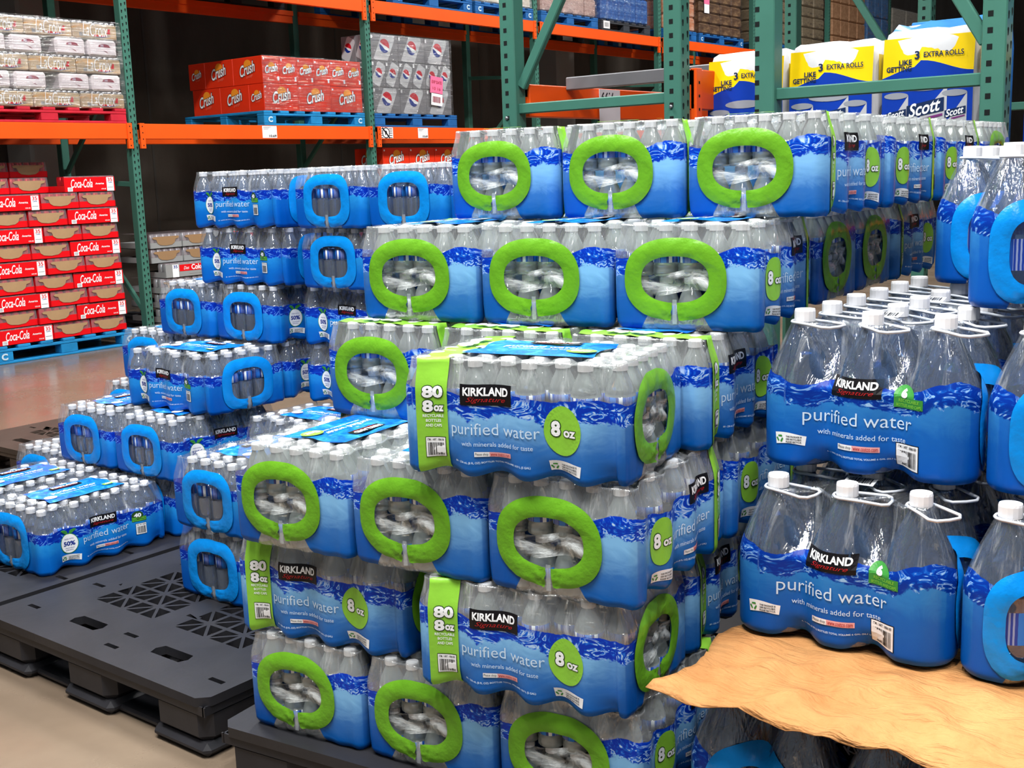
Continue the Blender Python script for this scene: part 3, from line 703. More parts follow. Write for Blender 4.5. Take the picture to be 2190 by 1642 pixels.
M_TOPBLUE = _t.done(_t.bsdf(_t.ramp(_n, [(.3, srgb(10, 84, 206)), (.5, srgb(20, 128, 226)), (.66, srgb(70, 170, 238)), (.78, srgb(170, 214, 246))]), .22, 0, .6, _t.bump(_t.noise(_c, 40, 3, .6, .5), .4, .006)))
class Kind: pass
def kind8():
    K = Kind(); K.name = 'water_pack'; L, S, H, d = .418, .302, .204, .0535; px = (L - d) / 7
    K.L, K.S, K.H = L, S, H
    K.ring = dict(u0=-.014, v0=.099, iw=.068, ih=.044, ow=.103, oh=.079, p=2.35, gap=.10)
    sh = Shell(L, S, H, .024, d, px, .145, .012, .0120, .0015, True, wave8, .036, K.ring)
    K.up = []; K.low = []
    for i in range(8):
        for j in range(5):
            K.up.append((i, j, (-L / 2 + d / 2 + i * px) * .976, (-S / 2 + d / 2 + .002 + (i % 2) * d / 2 * .95 + j * (d - .0012)) * .968))
    K.zup, K.zlow = .1035, .003
    caps = np.array([(p[2], p[3]) for p in K.up])
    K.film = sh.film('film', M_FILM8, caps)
    prints = []
    for face, sg in (('F', 1), ('B', -1)):
        P = Print(sh)
        kirkland(P, face, -.045 if sg > 0 else .06, .145); purified(P, face, -.030 if sg > 0 else .025, .083, .168)
        shop_line(P, face, -.035 if sg > 0 else .03, .042, .066, '80 - 236 mL (8 FL OZ) BOTTLES TOTAL VOLUME 18.9 L (5 GAL)', .145)
        uc = .095 if sg > 0 else -.10
        P.add(ellipse(.035, .042, 32, 5), face, uc, .092, M_GREEN_BAND, 0)
        P.add(fit_text('8', .021, .030, bold=.085, maxedge=ME), face, uc - .014, .095, M_DKGREEN, 1); P.add(fit_text('8', .0175, .0265, bold=.045, maxedge=ME), face, uc - .014, .095, M_WHITE, 2)
        P.add(fit_text('oz', .027, .014, bold=.075, maxedge=ME), face, uc + .013, .088, M_DKGREEN, 1); P.add(fit_text('oz', .024, .0115, bold=.035, maxedge=ME), face, uc + .013, .088, M_WHITE, 2)
        recycle_tag(P, face, uc + .003, .028); prints.append(('printed_label', P.mesh('printed_label')))
    K.parts = [('film', K.film, prints)]
    # green band that runs round the pack near one end
    ub = -.150; b = MB(); wb = .056; n = 24
    rows = []
    for v in np.linspace(.002, H, n): rows.append(sh.pos(sh.c['F'] + ub + np.linspace(-wb / 2, wb / 2, 9), np.full(9, v), .0022))
    topn = 12; fr = rows[-1]; bk = sh.pos(sh.c['B'] - ub + np.linspace(wb / 2, -wb / 2, 9), np.full(9, H), .0022)
    for k in range(1, topn): q = k / topn; row = fr * (1 - q) + bk * q; row[:, 2] = H + .0022 - .004 * abs(math.sin(q * 5 * PI)); rows.append(row)
    for v in np.linspace(H, .002, n): rows.append(sh.pos(sh.c['B'] - ub + np.linspace(wb / 2, -wb / 2, 9), np.full(9, v), .0022))
    V = np.vstack(rows); Fc = [(j * 9 + i, j * 9 + i + 1, (j + 1) * 9 + i + 1, (j + 1) * 9 + i) for j in range(len(rows) - 1) for i in range(8)]
    b.add(V, Fc, 0, True); band = b.mesh('green_band', [M_GREEN_BAND])
    bl = []
    for face, u in (('F', ub), ('B', -ub)):
        P2 = Print(sh); P2.off = .0032
        for txt, w, h, du, v in (('80', .036, .021, .002, .146), ('8', .018, .021, -.007, .121), ('oz', .018, .011, .012, .117)):
            P2.add(fit_text(txt, w + .0030, h + .0030, bold=.085, maxedge=ME), face, u + du, v, M_DKGREEN, 0); P2.add(fit_text(txt, w, h, bold=.045, maxedge=ME), face, u + du, v, M_WHITE, 1)
        for i, txt in enumerate(('RECYCLABLE', 'BOTTLES', 'AND CAPS')): P2.add(fit_text(txt, (.036, .026, .028)[i], .0052, bold=.02, maxedge=ME), face, u + .002, .104 - i * .0085, M_WHITE, 0)
        barcode(P2, face, u + .005, .048); bl.append(('band_lettering', P2.mesh('band_lettering')))
    bt = MB()
    for dx, txt, w in ((0, '80', .05), (.05, '8oz', .05), (-.075, 'I', .002)):
        V, Fc = fit_text(txt, w, .026, bold=.08); bt.add([(ub + p[1], dx - p[0], H + .0045) for p in V], Fc, 0)
    K.parts.append(('green_band', band, bl + [('top_lettering', bt.mesh('top_lettering', [M_WHITE]))]))
    K.parts.append(('handle', sh.handle('R', M_GREEN_HANDLE, M_TAB), [])); K.parts.append(('handle', sh.handle('E', M_GREEN_HANDLE, M_TAB), []))
    K.parts.append(('inner_wrap', inner_wrap(sh, 'R'), [])); K.parts.append(('inner_wrap', inner_wrap(sh, 'E'), []))
    K.top = top_patch_mesh('top_label', .235, .155, H, '8oz', True); K.sh = sh; K.id = 8; return K
def kind16():
    K = Kind(); K.name = 'water_pack'; L, S, H, d = .446, .33, .194, .0598; px = (L - d) / 7
    K.L, K.S, K.H = L, S, H
    K.ring = dict(u0=0.0, v0=.088, iw=.067, ih=.050, ow=.104, oh=.083, p=3.2, gap=.15)
    sh = Shell(L, S, H, .026, d, px, .128, .015, .0125, .0018, True, wave16, .030, K.ring)
    K.up = [(i, j, (-L / 2 + d / 2 + i * px) * .976, (-S / 2 + d / 2 + .002 + (i % 2) * d / 2 * .95 + j * (d - .0016)) * .968) for i in range(8) for j in range(5)]; K.low = []; K.zup, K.zlow = .002, None
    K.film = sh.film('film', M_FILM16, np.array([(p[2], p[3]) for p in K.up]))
    prints = []
    for face in 'FB':
        P = Print(sh)
        kirkland(P, face, -.008, .124, .088, .032); purified(P, face, .0, .080, .165)
        shop_line(P, face, .0, .043, .07, '40 - 16.9 FL OZ (500 mL) BOTTLES TOTAL VOLUME 5.28 GAL (20 L)', .15)
        P.add(ellipse(.027, .031, 28, 4), face, -.125, .080, M_BADGE, 0); P.add(ellipse(.025, .029, 28, 4), face, -.125, .080, M_WHITE, 1)
        P.add(fit_text('50%', .034, .014, bold=.04, maxedge=ME), face, -.125, .080, M_BLUE_INK, 2)
        P.add(fit_text('MADE WITH', .026, .004, maxedge=ME), face, -.125, .094, M_BLUE_INK, 2); P.add(fit_text('recycled', .026, .005, maxedge=ME), face, -.125, .066, M_BLUE_INK, 2); P.add(fit_text('plastic', .022, .005, maxedge=ME), face, -.125, .060, M_BLUE_INK, 2)
        for sg in (-1, 1): P.add(poly([(0, 0), (sg * .012, .004), (sg * .024, .014), (sg * .016, .016), (sg * .005, .012)]) if sg > 0 else poly([(0, 0), (-.005, .012), (-.016, .016), (-.024, .014), (-.012, .004)]), face, -.125, .108, M_BADGE, 1)
        recycle_tag(P, face, -.122, .034, .060, .024)
        P.add(patch(.046, .014, 6, 2), face, .118, .094, M_BADGE, 0); P.add(ellipse(.018, .014, 20, 3), face, .113, .106, M_DKGREEN, 0)
        P.add(fit_text('40', .022, .013, bold=.05, maxedge=ME), face, .113, .107, M_WHITE, 2)
        P.add(fit_text('RECYCLABLE', .04, .005, maxedge=ME), face, .118, .097, M_GREEN_BAND, 2); P.add(fit_text('BOTTLES AND CAPS', .04, .004, maxedge=ME), face, .118, .090, M_GREEN_BAND, 2)
        barcode(P, face, .122, .062, .034, .036, 8); prints.append(('printed_label', P.mesh('printed_label')))
    K.parts = [('film', K.film, prints)]
    K.parts.append(('handle', sh.handle('R', M_BLUE_HANDLE, M_TAB), [])); K.parts.append(('handle', sh.handle('E', M_BLUE_HANDLE, M_TAB), []))
    K.top = top_patch_mesh('top_label', .25, .17, H, '40', False); K.sh = sh; K.id = 16; return K
def kindg():
    K = Kind(); K.name = 'water_pack'; d = .127; L, S, H = 3 * d, 2 * d, .262
    K.L, K.S, K.H = L, S, H
    K.ring = dict(u0=0.0, v0=.098, iw=.048, ih=.058, ow=.082, oh=.092, p=2.8, gap=.10)
    sh = Shell(L + .004, S + .004, H, .058, d, d, .146, .046, .020, .018, False, waveg, .04, K.ring)
    K.up = [(i, j, -L / 2 + d / 2 + i * d, -S / 2 + d / 2 + j * d) for i in range(3) for j in range(2)]; K.low = []; K.zup, K.zlow = .001, None
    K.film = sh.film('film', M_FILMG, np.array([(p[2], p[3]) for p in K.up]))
    prints = []
    for face in 'FB':
        P = Print(sh)
        kirkland(P, face, -.008, .155, .092, .034); purified(P, face, -.005, .096, .195, sub=.82)
        shop_line(P, face, .0, .048, .075, '6 - 1 GAL (3.79 L) BOTTLES TOTAL VOLUME 6 GAL (22.7 L)', .125)
        recycle_tag(P, face, -.125, .052, .058, .022); barcode(P, face, .085, .040, .046, .048, 5)
        P.add(patch(.056, .018, 6, 2), face, .085, .135, M_BADGE, 0); P.add(ellipse(.020, .016, 20, 3), face, .076, .148, M_BADGE, 0)
        P.add(fit_text('6', .012, .016, bold=.07, maxedge=ME), face, .076, .151, M_WHITE, 2)
        P.add(fit_text('RECYCLABLE', .040, .0055, maxedge=ME), face, .086, .139, M_GREEN_BAND, 2); P.add(fit_text('BOTTLES AND CAPS', .048, .005, maxedge=ME), face, .086, .131, M_GREEN_BAND, 2); prints.append(('printed_label', P.mesh('printed_label')))
    K.parts = [('film', K.film, prints)]
    K.parts.append(('handle', sh.handle('R', M_BLUE_HANDLE, M_TAB), [])); K.parts.append(('handle', sh.handle('E', M_BLUE_HANDLE, M_TAB), []))
    b = MB(); bw, bh = .055, .03
    b.add([(-bw / 2, -bh / 2, H + .006), (bw / 2, -bh / 2, H + .006), (bw / 2, bh / 2, H + .012), (-bw / 2, bh / 2, H + .012)], [(0, 1, 2, 3)], 0)
    V, Fc = bars(.042, .020, 4); b.add([(p[0], p[1], H + .0095 + p[1] * .2 + .0006) for p in V], Fc, 1)
    K.top = b.mesh('top_tag', [M_WHITE, M_BLACK]); K.sh = sh; K.id = 'g'; return K
K8, K16, KG = kind8(), kind16(), kindg()
def make_pack(K, label, x, y, z, yaw, show='FRBET', group=None, jit=0.0, cat='water pack'):
    """one shrink-wrapped pack; x, y is the centre of its footprint; show: faces of it that can be seen, T when its top is open to view"""
    root = thing(K.name, label, cat, T(x, y, z, yaw), group)
    for nm, me, subs in K.parts:
        p = obj(nm, me, root)
        for sn, sm in subs: obj(sn, sm, p)
    if 'T' in show: obj('top_label' if K.id != 'g' else 'top_tag', K.top, root)
    for (i, j, bx, by) in K.up:
        vis = 'T' in show or K.id == 'g' or ('F' in show and j <= 1) or ('B' in show and j >= 3) or ('R' in show and i >= 5) or ('E' in show and i <= 2)
        if not vis: continue
        b = obj('bottle', BOT[K.id], root, Matrix.Translation((bx, by, K.zup)) @ Matrix.Rotation(random.random() * 6.28 if K.id != 'g' else random.uniform(-.3, .3), 4, 'Z'))
        obj('cap', CAP[K.id], b, Matrix.Translation((0, 0, {8: .0862, 16: .1765, 'g': .2595}[K.id])))
        if K.id == 'g': obj('carrier_loop', LOOP, b, Matrix.Translation((0, 0, .2585)) @ Matrix.Rotation(random.uniform(-.3, .3) - yaw - .25, 4, 'Z'))
        if K.zlow is not None and (('R' in show and i >= 7) or ('E' in show and i == 0)):
            b = obj('bottle', BOT[K.id], root, Matrix.Translation((bx, by, K.zlow)) @ Matrix.Rotation(random.random() * 6.28, 4, 'Z')); obj('cap', CAP[K.id], b, Matrix.Translation((0, 0, .0862)))
    return root
def at_corner(K, cx, cy, yaw, which):
    """footprint centre from one corner: which = (sx, sy) of that corner in the pack's own axes"""
    lx, ly = -which[0] * K.L / 2, -which[1] * K.S / 2
    return cx + lx * math.cos(yaw) - ly * math.sin(yaw), cy + lx * math.sin(yaw) + ly * math.cos(yaw)
# ---------------------------------------------------------------- pallets
M_PLASTIC = plain('pallet_black_plastic', srgb(40, 40, 44), .44, vary=.22, scale=5, bump=.12, bscale=35)
M_PLASTIC2 = plain('pallet_brown_plastic', srgb(66, 56, 50), .5, vary=.22, scale=5, bump=.1, bscale=35)
def plate_mesh(name, w, l, holes, t, mat):
    cu = bpy.data.curves.new('plate', 'CURVE'); cu.dimensions = '2D'; cu.fill_mode = 'BOTH'; cu.extrude = t / 2
    def spl(pts):
        s = cu.splines.new('POLY'); s.points.add(len(pts) - 1)
        for q, p in zip(s.points, pts): q.co = (p[0], p[1], 0, 1)
        s.use_cyclic_u = True
    c = .025; spl([(c, 0), (w - c, 0), (w, c), (w, l - c), (w - c, l), (c, l), (0, l - c), (0, c)])
    for h in holes: spl(h)
    o = bpy.data.objects.new('plate', cu); COL.objects.link(o); bpy.context.view_layer.update()
    me = bpy.data.meshes.new_from_object(o.evaluated_get(bpy.context.evaluated_depsgraph_get())); bpy.data.objects.remove(o); bpy.data.curves.remove(cu)
    me.name = name; me.materials.clear(); me.materials.append(mat); return me
def pallet_holes(w, l):
    H = []
    def tri(a, b_, c_, k=.72):
        g = ((a[0] + b_[0] + c_[0]) / 3, (a[1] + b_[1] + c_[1]) / 3); H.append([(g[0] + (p[0] - g[0]) * k, g[1] + (p[1] - g[1]) * k) for p in (a, b_, c_)])
    for bx in (.17, .53):
        for i in range(2):
            for j in range(5):
                cs = .140; x0, y0 = bx + i * cs, .23 + j * cs; c_ = (x0 + cs / 2, y0 + cs / 2); P = [(x0, y0), (x0 + cs / 2, y0), (x0 + cs, y0), (x0 + cs, y0 + cs / 2), (x0 + cs, y0 + cs), (x0 + cs / 2, y0 + cs), (x0, y0 + cs), (x0, y0 + cs / 2)]
                for k in range(8): tri(c_, P[k], P[(k + 1) % 8], .74)
        for yy in (.10, l - .14): H.append([(bx + .10, yy), (bx + .21, yy), (bx + .22, yy + .022), (bx + .21, yy + .045), (bx + .10, yy + .045), (bx + .09, yy + .022)])
    for (x, y) in ((.06, .10), (.06, .30), (.13, .34), (.49, .06), (.47, .13), (.50, .30), (.88, .08), (.90, .30), (.86, .55), (.06, .6), (.06, .85), (.13, .55), (.9, .8), (.49, .6), (.49, .9)):
        H.append([(x, y), (x + .05, y), (x + .05, y + .014), (x, y + .014)])
    return H
PW, PL, PH = .965, 1.16, .145
_ph = pallet_holes(PW, PL)
def black_pallet(label, x, y, rz=0.0, mat=None, label_side=None, group=None):
    mat = mat or M_PLASTIC; root = thing('plastic_pallet', label, 'pallet', T(x, y, 0, rz), group)
    if ('plate', mat.name) not in MATS: MATS[('plate', mat.name)] = plate_mesh('deck', PW, PL, _ph, .022, mat)
    obj('deck', MATS[('plate', mat.name)], root, Matrix.Translation((0, 0, PH - .011)))
    rim = MB()
    for (a, b_, c_, d_) in ((0, 0, PW, .012), (0, PL - .012, PW, PL), (0, 0, .012, PL), (PW - .012, 0, PW, PL)): rim.box(a + .004 * (c_ - a < .1), b_ + .004, PH - .042, c_ - .004 * (c_ - a < .1), d_ - .004, PH - .020)
    for k in range(1, 12): rim.box(.02, k * PL / 12 - .003, PH - .045, PW - .02, k * PL / 12 + .003, PH - .022)
    rim.obj('deck_rim', [mat], root)
    if ('leg', mat.name) not in MATS:
        lg = MB(); lg.box(-.098, -.098, .020, .098, .098, PH - .02, 0, None, .026); lg.box(-.104, -.104, .0, .104, .104, .034, 0, None, .014); MATS[('leg', mat.name)] = lg.mesh('leg', [mat])
    for i in (.105, PW / 2, PW - .105):
        for j in (.105, PL / 2, PL - .105): obj('leg', MATS[('leg', mat.name)], root, Matrix.Translation((i, j, 0)))
    for i in (.105, PW / 2, PW - .105): s = MB(); s.box(i - .075, .02, .002, i + .075, PL - .02, .024, 0, None, .006); s.obj('skid', [mat], root)
    for j in (.105, PL - .105): s = MB(); s.box(.02, j - .075, .004, PW - .02, j + .075, .022, 0, None, .006); s.obj('skid', [mat], root)
    if label_side == 'R':      # bar code sticker on the right side, near the front corner
        s = MB(); s.box(PW - .019, .045, .052, PW - .0165 + .001, .165, .118); V, Fc = bars(.10, .052, 6, 20); s.add([(PW - .0160 + .0015, .105 + v[0], .085 + v[1]) for v in V], Fc, 1); s.obj('sticker', [M_WHITE, M_BLACK], root, Matrix.Translation((.0025, 0, 0)))
    if label_side == 'F':
        s = MB(); s.box(.03, .0175, .045, .17, .0195, .122); V, Fc = bars(.115, .06, 9, 18); s.add([(.10 + v[0], .0170, .083 + v[1]) for v in V], [f[::-1] for f in Fc], 1); s.obj('sticker', [M_WHITE, M_BLACK], root, Matrix.Translation((0, -.001, 0)))
    return root
black_pallet('black plastic pallet with open lattice deck, mostly empty, in front', -3.035, 1.455, 0, None, 'R')
black_pallet('black plastic pallet under the low blue packs by its lattice neighbour', -4.030, 1.43)
black_pallet('empty dark brown plastic pallet on the open floor', -5.33, 2.56, 0, M_PLASTIC2)
black_pallet('black plastic pallet with torn sticker under the green-handled stack', -1.945, 1.405, math.radians(7.5), None, 'F')
black_pallet('dark plastic pallet behind, under the rear green-handled packs', -2.12, 2.66, math.radians(5))
black_pallet('dark plastic pallet under the gallon packs', -.985, 1.56, math.radians(1))
black_pallet('dark plastic pallet under the rear gallon packs', -1.0, 2.75, math.radians(1))
# ---------------------------------------------------------------- eight-ounce packs (green handles)
R = math.radians
def z8(n): return .145 + (n - 1) * .204
def green_row(base, yaw, n, z, typ, labels, shows, gap=.0, grp='green-handled eight-ounce packs'):
    """end-on packs side by side, the first one at the right; typ E: banded end to the front, R: plain end to the front"""
    y = R(yaw); cs, sn = math.cos(y), math.sin(y)
    for k in range(n):
        cx, cy = base[0] - k * (K8.S + gap) * cs, base[1] - k * (K8.S + gap) * sn
        py = y + PI / 2 if typ == 'E' else y - PI / 2; x_, y_ = at_corner(K8, cx, cy, py, (-1, -1) if typ == 'E' else (1, 1))
        make_pack(K8, labels[k], x_, y_, z, py, shows[k], grp)
def green_long(near, yaw, z, label, show, grp='green-handled eight-ounce packs'):
    y = R(yaw); x_, y_ = at_corner(K8, near[0], near[1], y, (1, -1)); make_pack(K8, label, x_, y_, z, y, show, grp)
def behind(base, yaw, dist): y = R(yaw); return base[0] - dist * math.sin(y), base[1] + dist * math.cos(y)
GP = 'green-handled water pack '
# layer 1
green_row((-1.0, 1.575), 8, 3, z8(1), 'R', [GP + 'at the bottom right, handle cut by the picture edge', GP + 'end on, middle of the bottom row', GP + 'end on, bottom left above the torn sticker'], ['RB', 'R', 'RF'], .002)
# layer 2
green_long((-1.500, 1.517), 9, z8(2), GP + 'long side on, left one of the second row up', 'F')
green_long((-1.008, 1.540), 10, z8(2), GP + 'long side on, second row up, right, handle at its end', 'FR')
_q = behind((-1.008, 1.54), 9, .315); green_row(_q, 8, 1, z8(2), 'E', [GP + 'with banded side showing, second row up, behind the long one'], ['FE'])
green_row((_q[0] - .32, _q[1] + .02), 8, 2, z8(2), 'E', [GP + 'hidden inside the second row, middle', GP + 'hidden inside the second row, at the left'], ['E', 'E'])
# layer 3
green_row((-.985, 1.542), 7, 3, z8(3), 'R', [GP + 'end on, third row up, right, under the turned long pack', GP + 'end on, third row up, middle, below the turned long pack', GP + 'end on, third row up, left, with its top open'], ['RB', 'RT', 'RFT'])
_q = behind((-.985, 1.542), 7, .425); green_row(_q, 6, 3, z8(3), 'R', [GP + 'third row up, deep behind the right one, blue side showing', GP + 'third row up, second rank, middle', GP + 'third row up, second rank, at the left'], ['RB', 'R', 'R'])
# layer 4
green_long((-1.0, 1.540), 12.5, z8(4), GP + 'turned askew, large label square to view, centre of the stack', 'FRT')
green_row((-1.022, 1.835), 6, 3, z8(4), 'E', [GP + 'fourth row up, just behind the turned long pack, band at its side', GP + 'fourth row up, middle, only its top band showing', GP + 'end on, fourth row up, at the left of the turned long pack'], ['FET', 'ET', 'ET'])
# layer 5
green_row((-.982, 1.968), 10, 3, z8(5), 'R', [GP + 'end on, fifth row up, right', GP + 'end on, fifth row up, middle', GP + 'end on, fifth row up, left'], ['RBT', 'RT', 'RT'], .0)
_q = behind((-.982, 1.968), 10, .425)
for k, lb in ((0, GP + 'fifth row up, end turned aside, wide open handle beside the gallon caps'), (1, GP + 'fifth row up, end turned aside, crumpled handle beside the gallon caps')):
    cx, cy = behind(_q, 6, k * .305); x_, y_ = at_corner(K8, cx, cy, R(6), (1, -1)); make_pack(K8, lb, x_, y_, z8(5), R(6), 'R', 'green-handled eight-ounce packs')
_q2 = behind(_q, 6, .62); green_row((_q2[0] + .01, _q2[1]), 4, 1, z8(5), 'E', [GP + 'fifth row up, farthest back, narrow slice of its band'], ['FE'])
# layer 6
green_row((-.945, 2.165), 4, 3, z8(6), 'E', [GP + 'end on, top row, right, largest', GP + 'end on, top row, middle', GP + 'end on, top row, left'], ['FE', 'E', 'EB'], .004)
_q = behind((-.945, 2.165), 4, .42); green_row(_q, 4, 2, z8(6), 'R', [GP + 'top row, second from the near corner along the side', GP + 'top row, second rank, inner'], ['RB', 'R'])
_q = behind(_q, 4, .42); green_row(_q, 3, 1, z8(6), 'R', [GP + 'top row, third from the near corner along the side'], ['RB'])
_q = behind(_q, 3, .42); x_, y_ = at_corner(K8, _q[0], _q[1], R(3), (1, -1)); make_pack(K8, GP + 'top row, last along the side, handle turned to the gallons', x_, y_, z8(6), R(3), 'R', 'green-handled eight-ounce packs')
# ---------------------------------------------------------------- half-litre packs (blue handles)
def z16(n): return .145 + (n - 1) * .194
BP = 'blue-handled bottle pack '; GB_ = 'blue-handled half-litre packs'
def blue_end(near, yaw, z, label, show):
    y = R(yaw) + PI / 2; x_, y_ = at_corner(K16, near[0], near[1], y, (-1, -1)); make_pack(K16, label, x_, y_, z, y, show, GB_)
def blue_long(near, yaw, z, label, show):
    y = R(yaw); x_, y_ = at_corner(K16, near[0], near[1], y, (1, -1)); make_pack(K16, label, x_, y_, z, y, show, GB_)
# layer 1
blue_end((-3.14, 1.70), 1, z16(1), BP + 'lowest, nearest the lattice pallet, its label running back', 'FET')
blue_end((-3.475, 1.71), 0, z16(1), BP + 'lowest, leftmost in view, only its top showing', 'ET')
blue_end((-3.13, 2.165), 0, z16(1), BP + 'lowest, just behind the nearest, under the second layer', 'FET')
blue_end((-3.465, 2.165), 0, z16(1), BP + 'lowest, inner one under the second layer', 'E')
blue_end((-3.80, 2.165), 0, z16(1), BP + 'lowest, far left one under the second layer', 'E')
blue_end((-2.39, 1.87), 1, z16(1), BP + 'end on, at the back of the lattice deck, lower of two', 'E')
blue_end((-2.39, 1.87), 1, z16(2), BP + 'end on, at the back of the lattice deck, upper of two', 'ET')
blue_long((-2.52, 2.33), 1, z16(1), BP + 'lowest, hidden behind the two end-on ones', 'F')
# layer 2
blue_end((-3.085, 2.14), 1, z16(2), BP + 'end on, second layer, with its label side running back', 'FET')
blue_end((-3.418, 2.134), 1, z16(2), BP + 'end on, second layer, left of its twin', 'ET')
blue_end((-3.72, 2.50), 0, z16(2), BP + 'second layer, far left, peeping out behind', 'ET')
blue_long((-2.52, 2.33), 1, z16(2), BP + 'flat open top beside the left end-on green pack', 'FT')
# layer 3
blue_long((-3.045, 2.257), 0, z16(3), BP + 'third layer, standing forward alone, label square to view', 'FRT')
blue_end((-3.675, 2.575), 0, z16(3), BP + 'third layer, far left, handle half hidden', 'ET')
blue_end((-3.06, 2.60), 0, z16(3), BP + 'third layer, side showing behind the forward one', 'F')
blue_end((-3.395, 2.60), 0, z16(3), BP + 'third layer, inner, behind the forward one', 'E')
blue_long((-2.535, 2.62), 1, z16(3), BP + 'third layer, label cut off by the left green pack', 'F')
# layer 4
blue_end((-3.06, 2.565), 0, z16(4), BP + 'end on, fourth layer, right of the pair', 'FET')
blue_end((-3.394, 2.565), 0, z16(4), BP + 'end on, fourth layer, left of the pair', 'ET')
blue_long((-2.535, 2.62), 1, z16(4), BP + 'fourth layer, dark label under the fifth layer handle', 'F')
# layer 5
blue_long((-3.012, 2.583), 2, z16(5), BP + 'long side on, fifth layer, second from the top', 'FR')
blue_end((-2.615, 2.585), 0, z16(5), BP + 'end on, fifth layer, second from the top', 'E')
blue_end((-2.28, 2.60), 0, z16(5), BP + 'end on, fifth layer, hidden behind the green packs', 'E')
# layer 6
blue_long((-3.028, 2.572), 0, z16(6), BP + 'long side on, top layer, far left', 'FR')
blue_end((-2.618, 2.575), 0, z16(6), BP + 'end on, top layer, first right of the long one', 'E')
blue_end((-2.283, 2.575), 0, z16(6), BP + 'end on, top layer, second right of the long one', 'E')
blue_end((-1.95, 2.575), 0, z16(6), BP + 'end on, top layer, cut off by the top green pack', 'E')
for xx, lb in ((-2.62, 'fourth layer, hidden support'), (-2.28, 'third layer, hidden support')): pass
# ---------------------------------------------------------------- gallon packs
GG = 'gallon water packs'; GLP = 'gallon six-pack '
def gal_long(near, yaw, z, label):
    y = R(yaw); x_, y_ = at_corner(KG, near[0], near[1], y, (1, -1)); make_pack(KG, label, x_, y_, z, y, 'FRT', GG)
def gal_end(near, yaw, z, label):
    y = R(yaw) + PI / 2; x_, y_ = at_corner(KG, near[0], near[1], y, (-1, -1)); make_pack(KG, label, x_, y_, z, y, 'FRT', GG)
gal_end((-.685, 1.605), 2, .145, GLP + 'under the brown paper, left, blue handle at the picture bottom')
gal_end((-.425, 1.612), 2, .145, GLP + 'under the brown paper, second from the left')
gal_end((-.165, 1.618), 2, .145, GLP + 'under the brown paper, at the right edge')
gal_end((-.685, 2.0), 1, .145, GLP + 'under the brown paper, rear rank, left')
gal_end((-.425, 2.0), 1, .145, GLP + 'under the brown paper, rear rank, middle')
Z2 = .145 + .285 + .010
gal_long((-.585, 1.838), 2, Z2, GLP + 'standing on brown paper, whole label in view')
gal_end((-.318, 1.852), 2, Z2, GLP + 'end on, on brown paper, cut by the right edge')
gal_long((-.585, 2.105), 1, Z2, GLP + 'on brown paper, second rank behind the whole label')
gal_long((-.585, 2.37), 1, Z2, GLP + 'on brown paper, third rank, hidden')
Z3 = Z2 + .285
gal_long((-.590, 1.945), 1, Z3, GLP + 'upper row, whole label in view, top bottles open to view')
gal_end((-.318, 1.955), 2, Z3, GLP + 'upper row, end on, cut by the right edge')
gal_long((-.600, 2.208), 1, Z3, GLP + 'upper row, second rank, caps beside the crumpled green handle')
gal_long((-.610, 2.475), 1, Z3, GLP + 'upper row, third rank, caps under the topmost gallons')
Z4 = Z3 + .285
gal_end((-.60, 2.50), 1, Z4, GLP + 'topmost, farther of two, handle half hidden')
gal_end((-.405, 2.10), 1, Z4, GLP + 'topmost, nearer of two, cut by the right edge')
# brown kraft slip sheet
_t = NT('kraft_paper'); _c = _t.coord(); _n = _t.noise(_c, 9, 5, .6)
M_KRAFT = _t.done(_t.bsdf(_t.ramp(_n, [(.3, srgb(178, 122, 72)), (.7, srgb(200, 146, 92))]), .75, 0, .2, _t.bump(_t.math('ADD', _t.noise(_t.mapping(_c, (3, 14, 1), (0, 0, .4)), 1.6, 4, .6, .5), _t.math('MULTIPLY', _t.noise(_c, 60, 3), .15)), .8, .03)))
nx, ny = 90, 70; V = []; Fc = []
ux = np.linspace(-.955, .12, nx + 1); uy = np.linspace(1.548, 2.55, ny + 1)
for j, y in enumerate(uy):
    for i, x in enumerate(ux):
        fr = max(0, (1.60 - y) / .05); e = .010 * math.sin(x * 21) + .012 * math.sin(x * 9 + 1)
        bumps = .007 * math.sin(x * 49.5 + 1.2 + 2 * y) * math.sin(y * 34) + .005 * math.sin(x * 23 + y * 31) + .010 * (1 - abs(math.sin(x * 13 - y * 19 + math.sin(x * 9)))) ** 3 + .008 * (1 - abs(math.sin(x * 8 + y * 23 + math.sin(y * 12)))) ** 4 + .002 * math.sin(x * 90 + 30 * y)
        lf = max(0, (-.90 - x) / .06)
        V.append((x + .02 * lf * math.sin(y * 20), y + e * (1 if j == 0 else max(0, 1 - j / 8)), .145 + .2835 + .0015 + max(-.001, bumps + .003) * .9 * sstep(np.array(1.86 - y), -.05, .12) - .012 * fr ** 2 + .004 * fr * math.sin(x * 30) + .010 * lf * (1 if y < 1.7 else 0)))
for j in range(ny):
    for i in range(nx): a = j * (nx + 1) + i; Fc.append((a, a + 1, a + nx + 2, a + nx + 1))
me = mesh('kraft_sheet', V, Fc, M_KRAFT, None, True); o = obj('kraft_sheet', me); md = o.modifiers.new('thick', 'SOLIDIFY'); md.thickness = .0018; md.offset = 1
tag(o, 'rumpled brown kraft paper sheet between two layers of gallon packs', 'paper sheet')
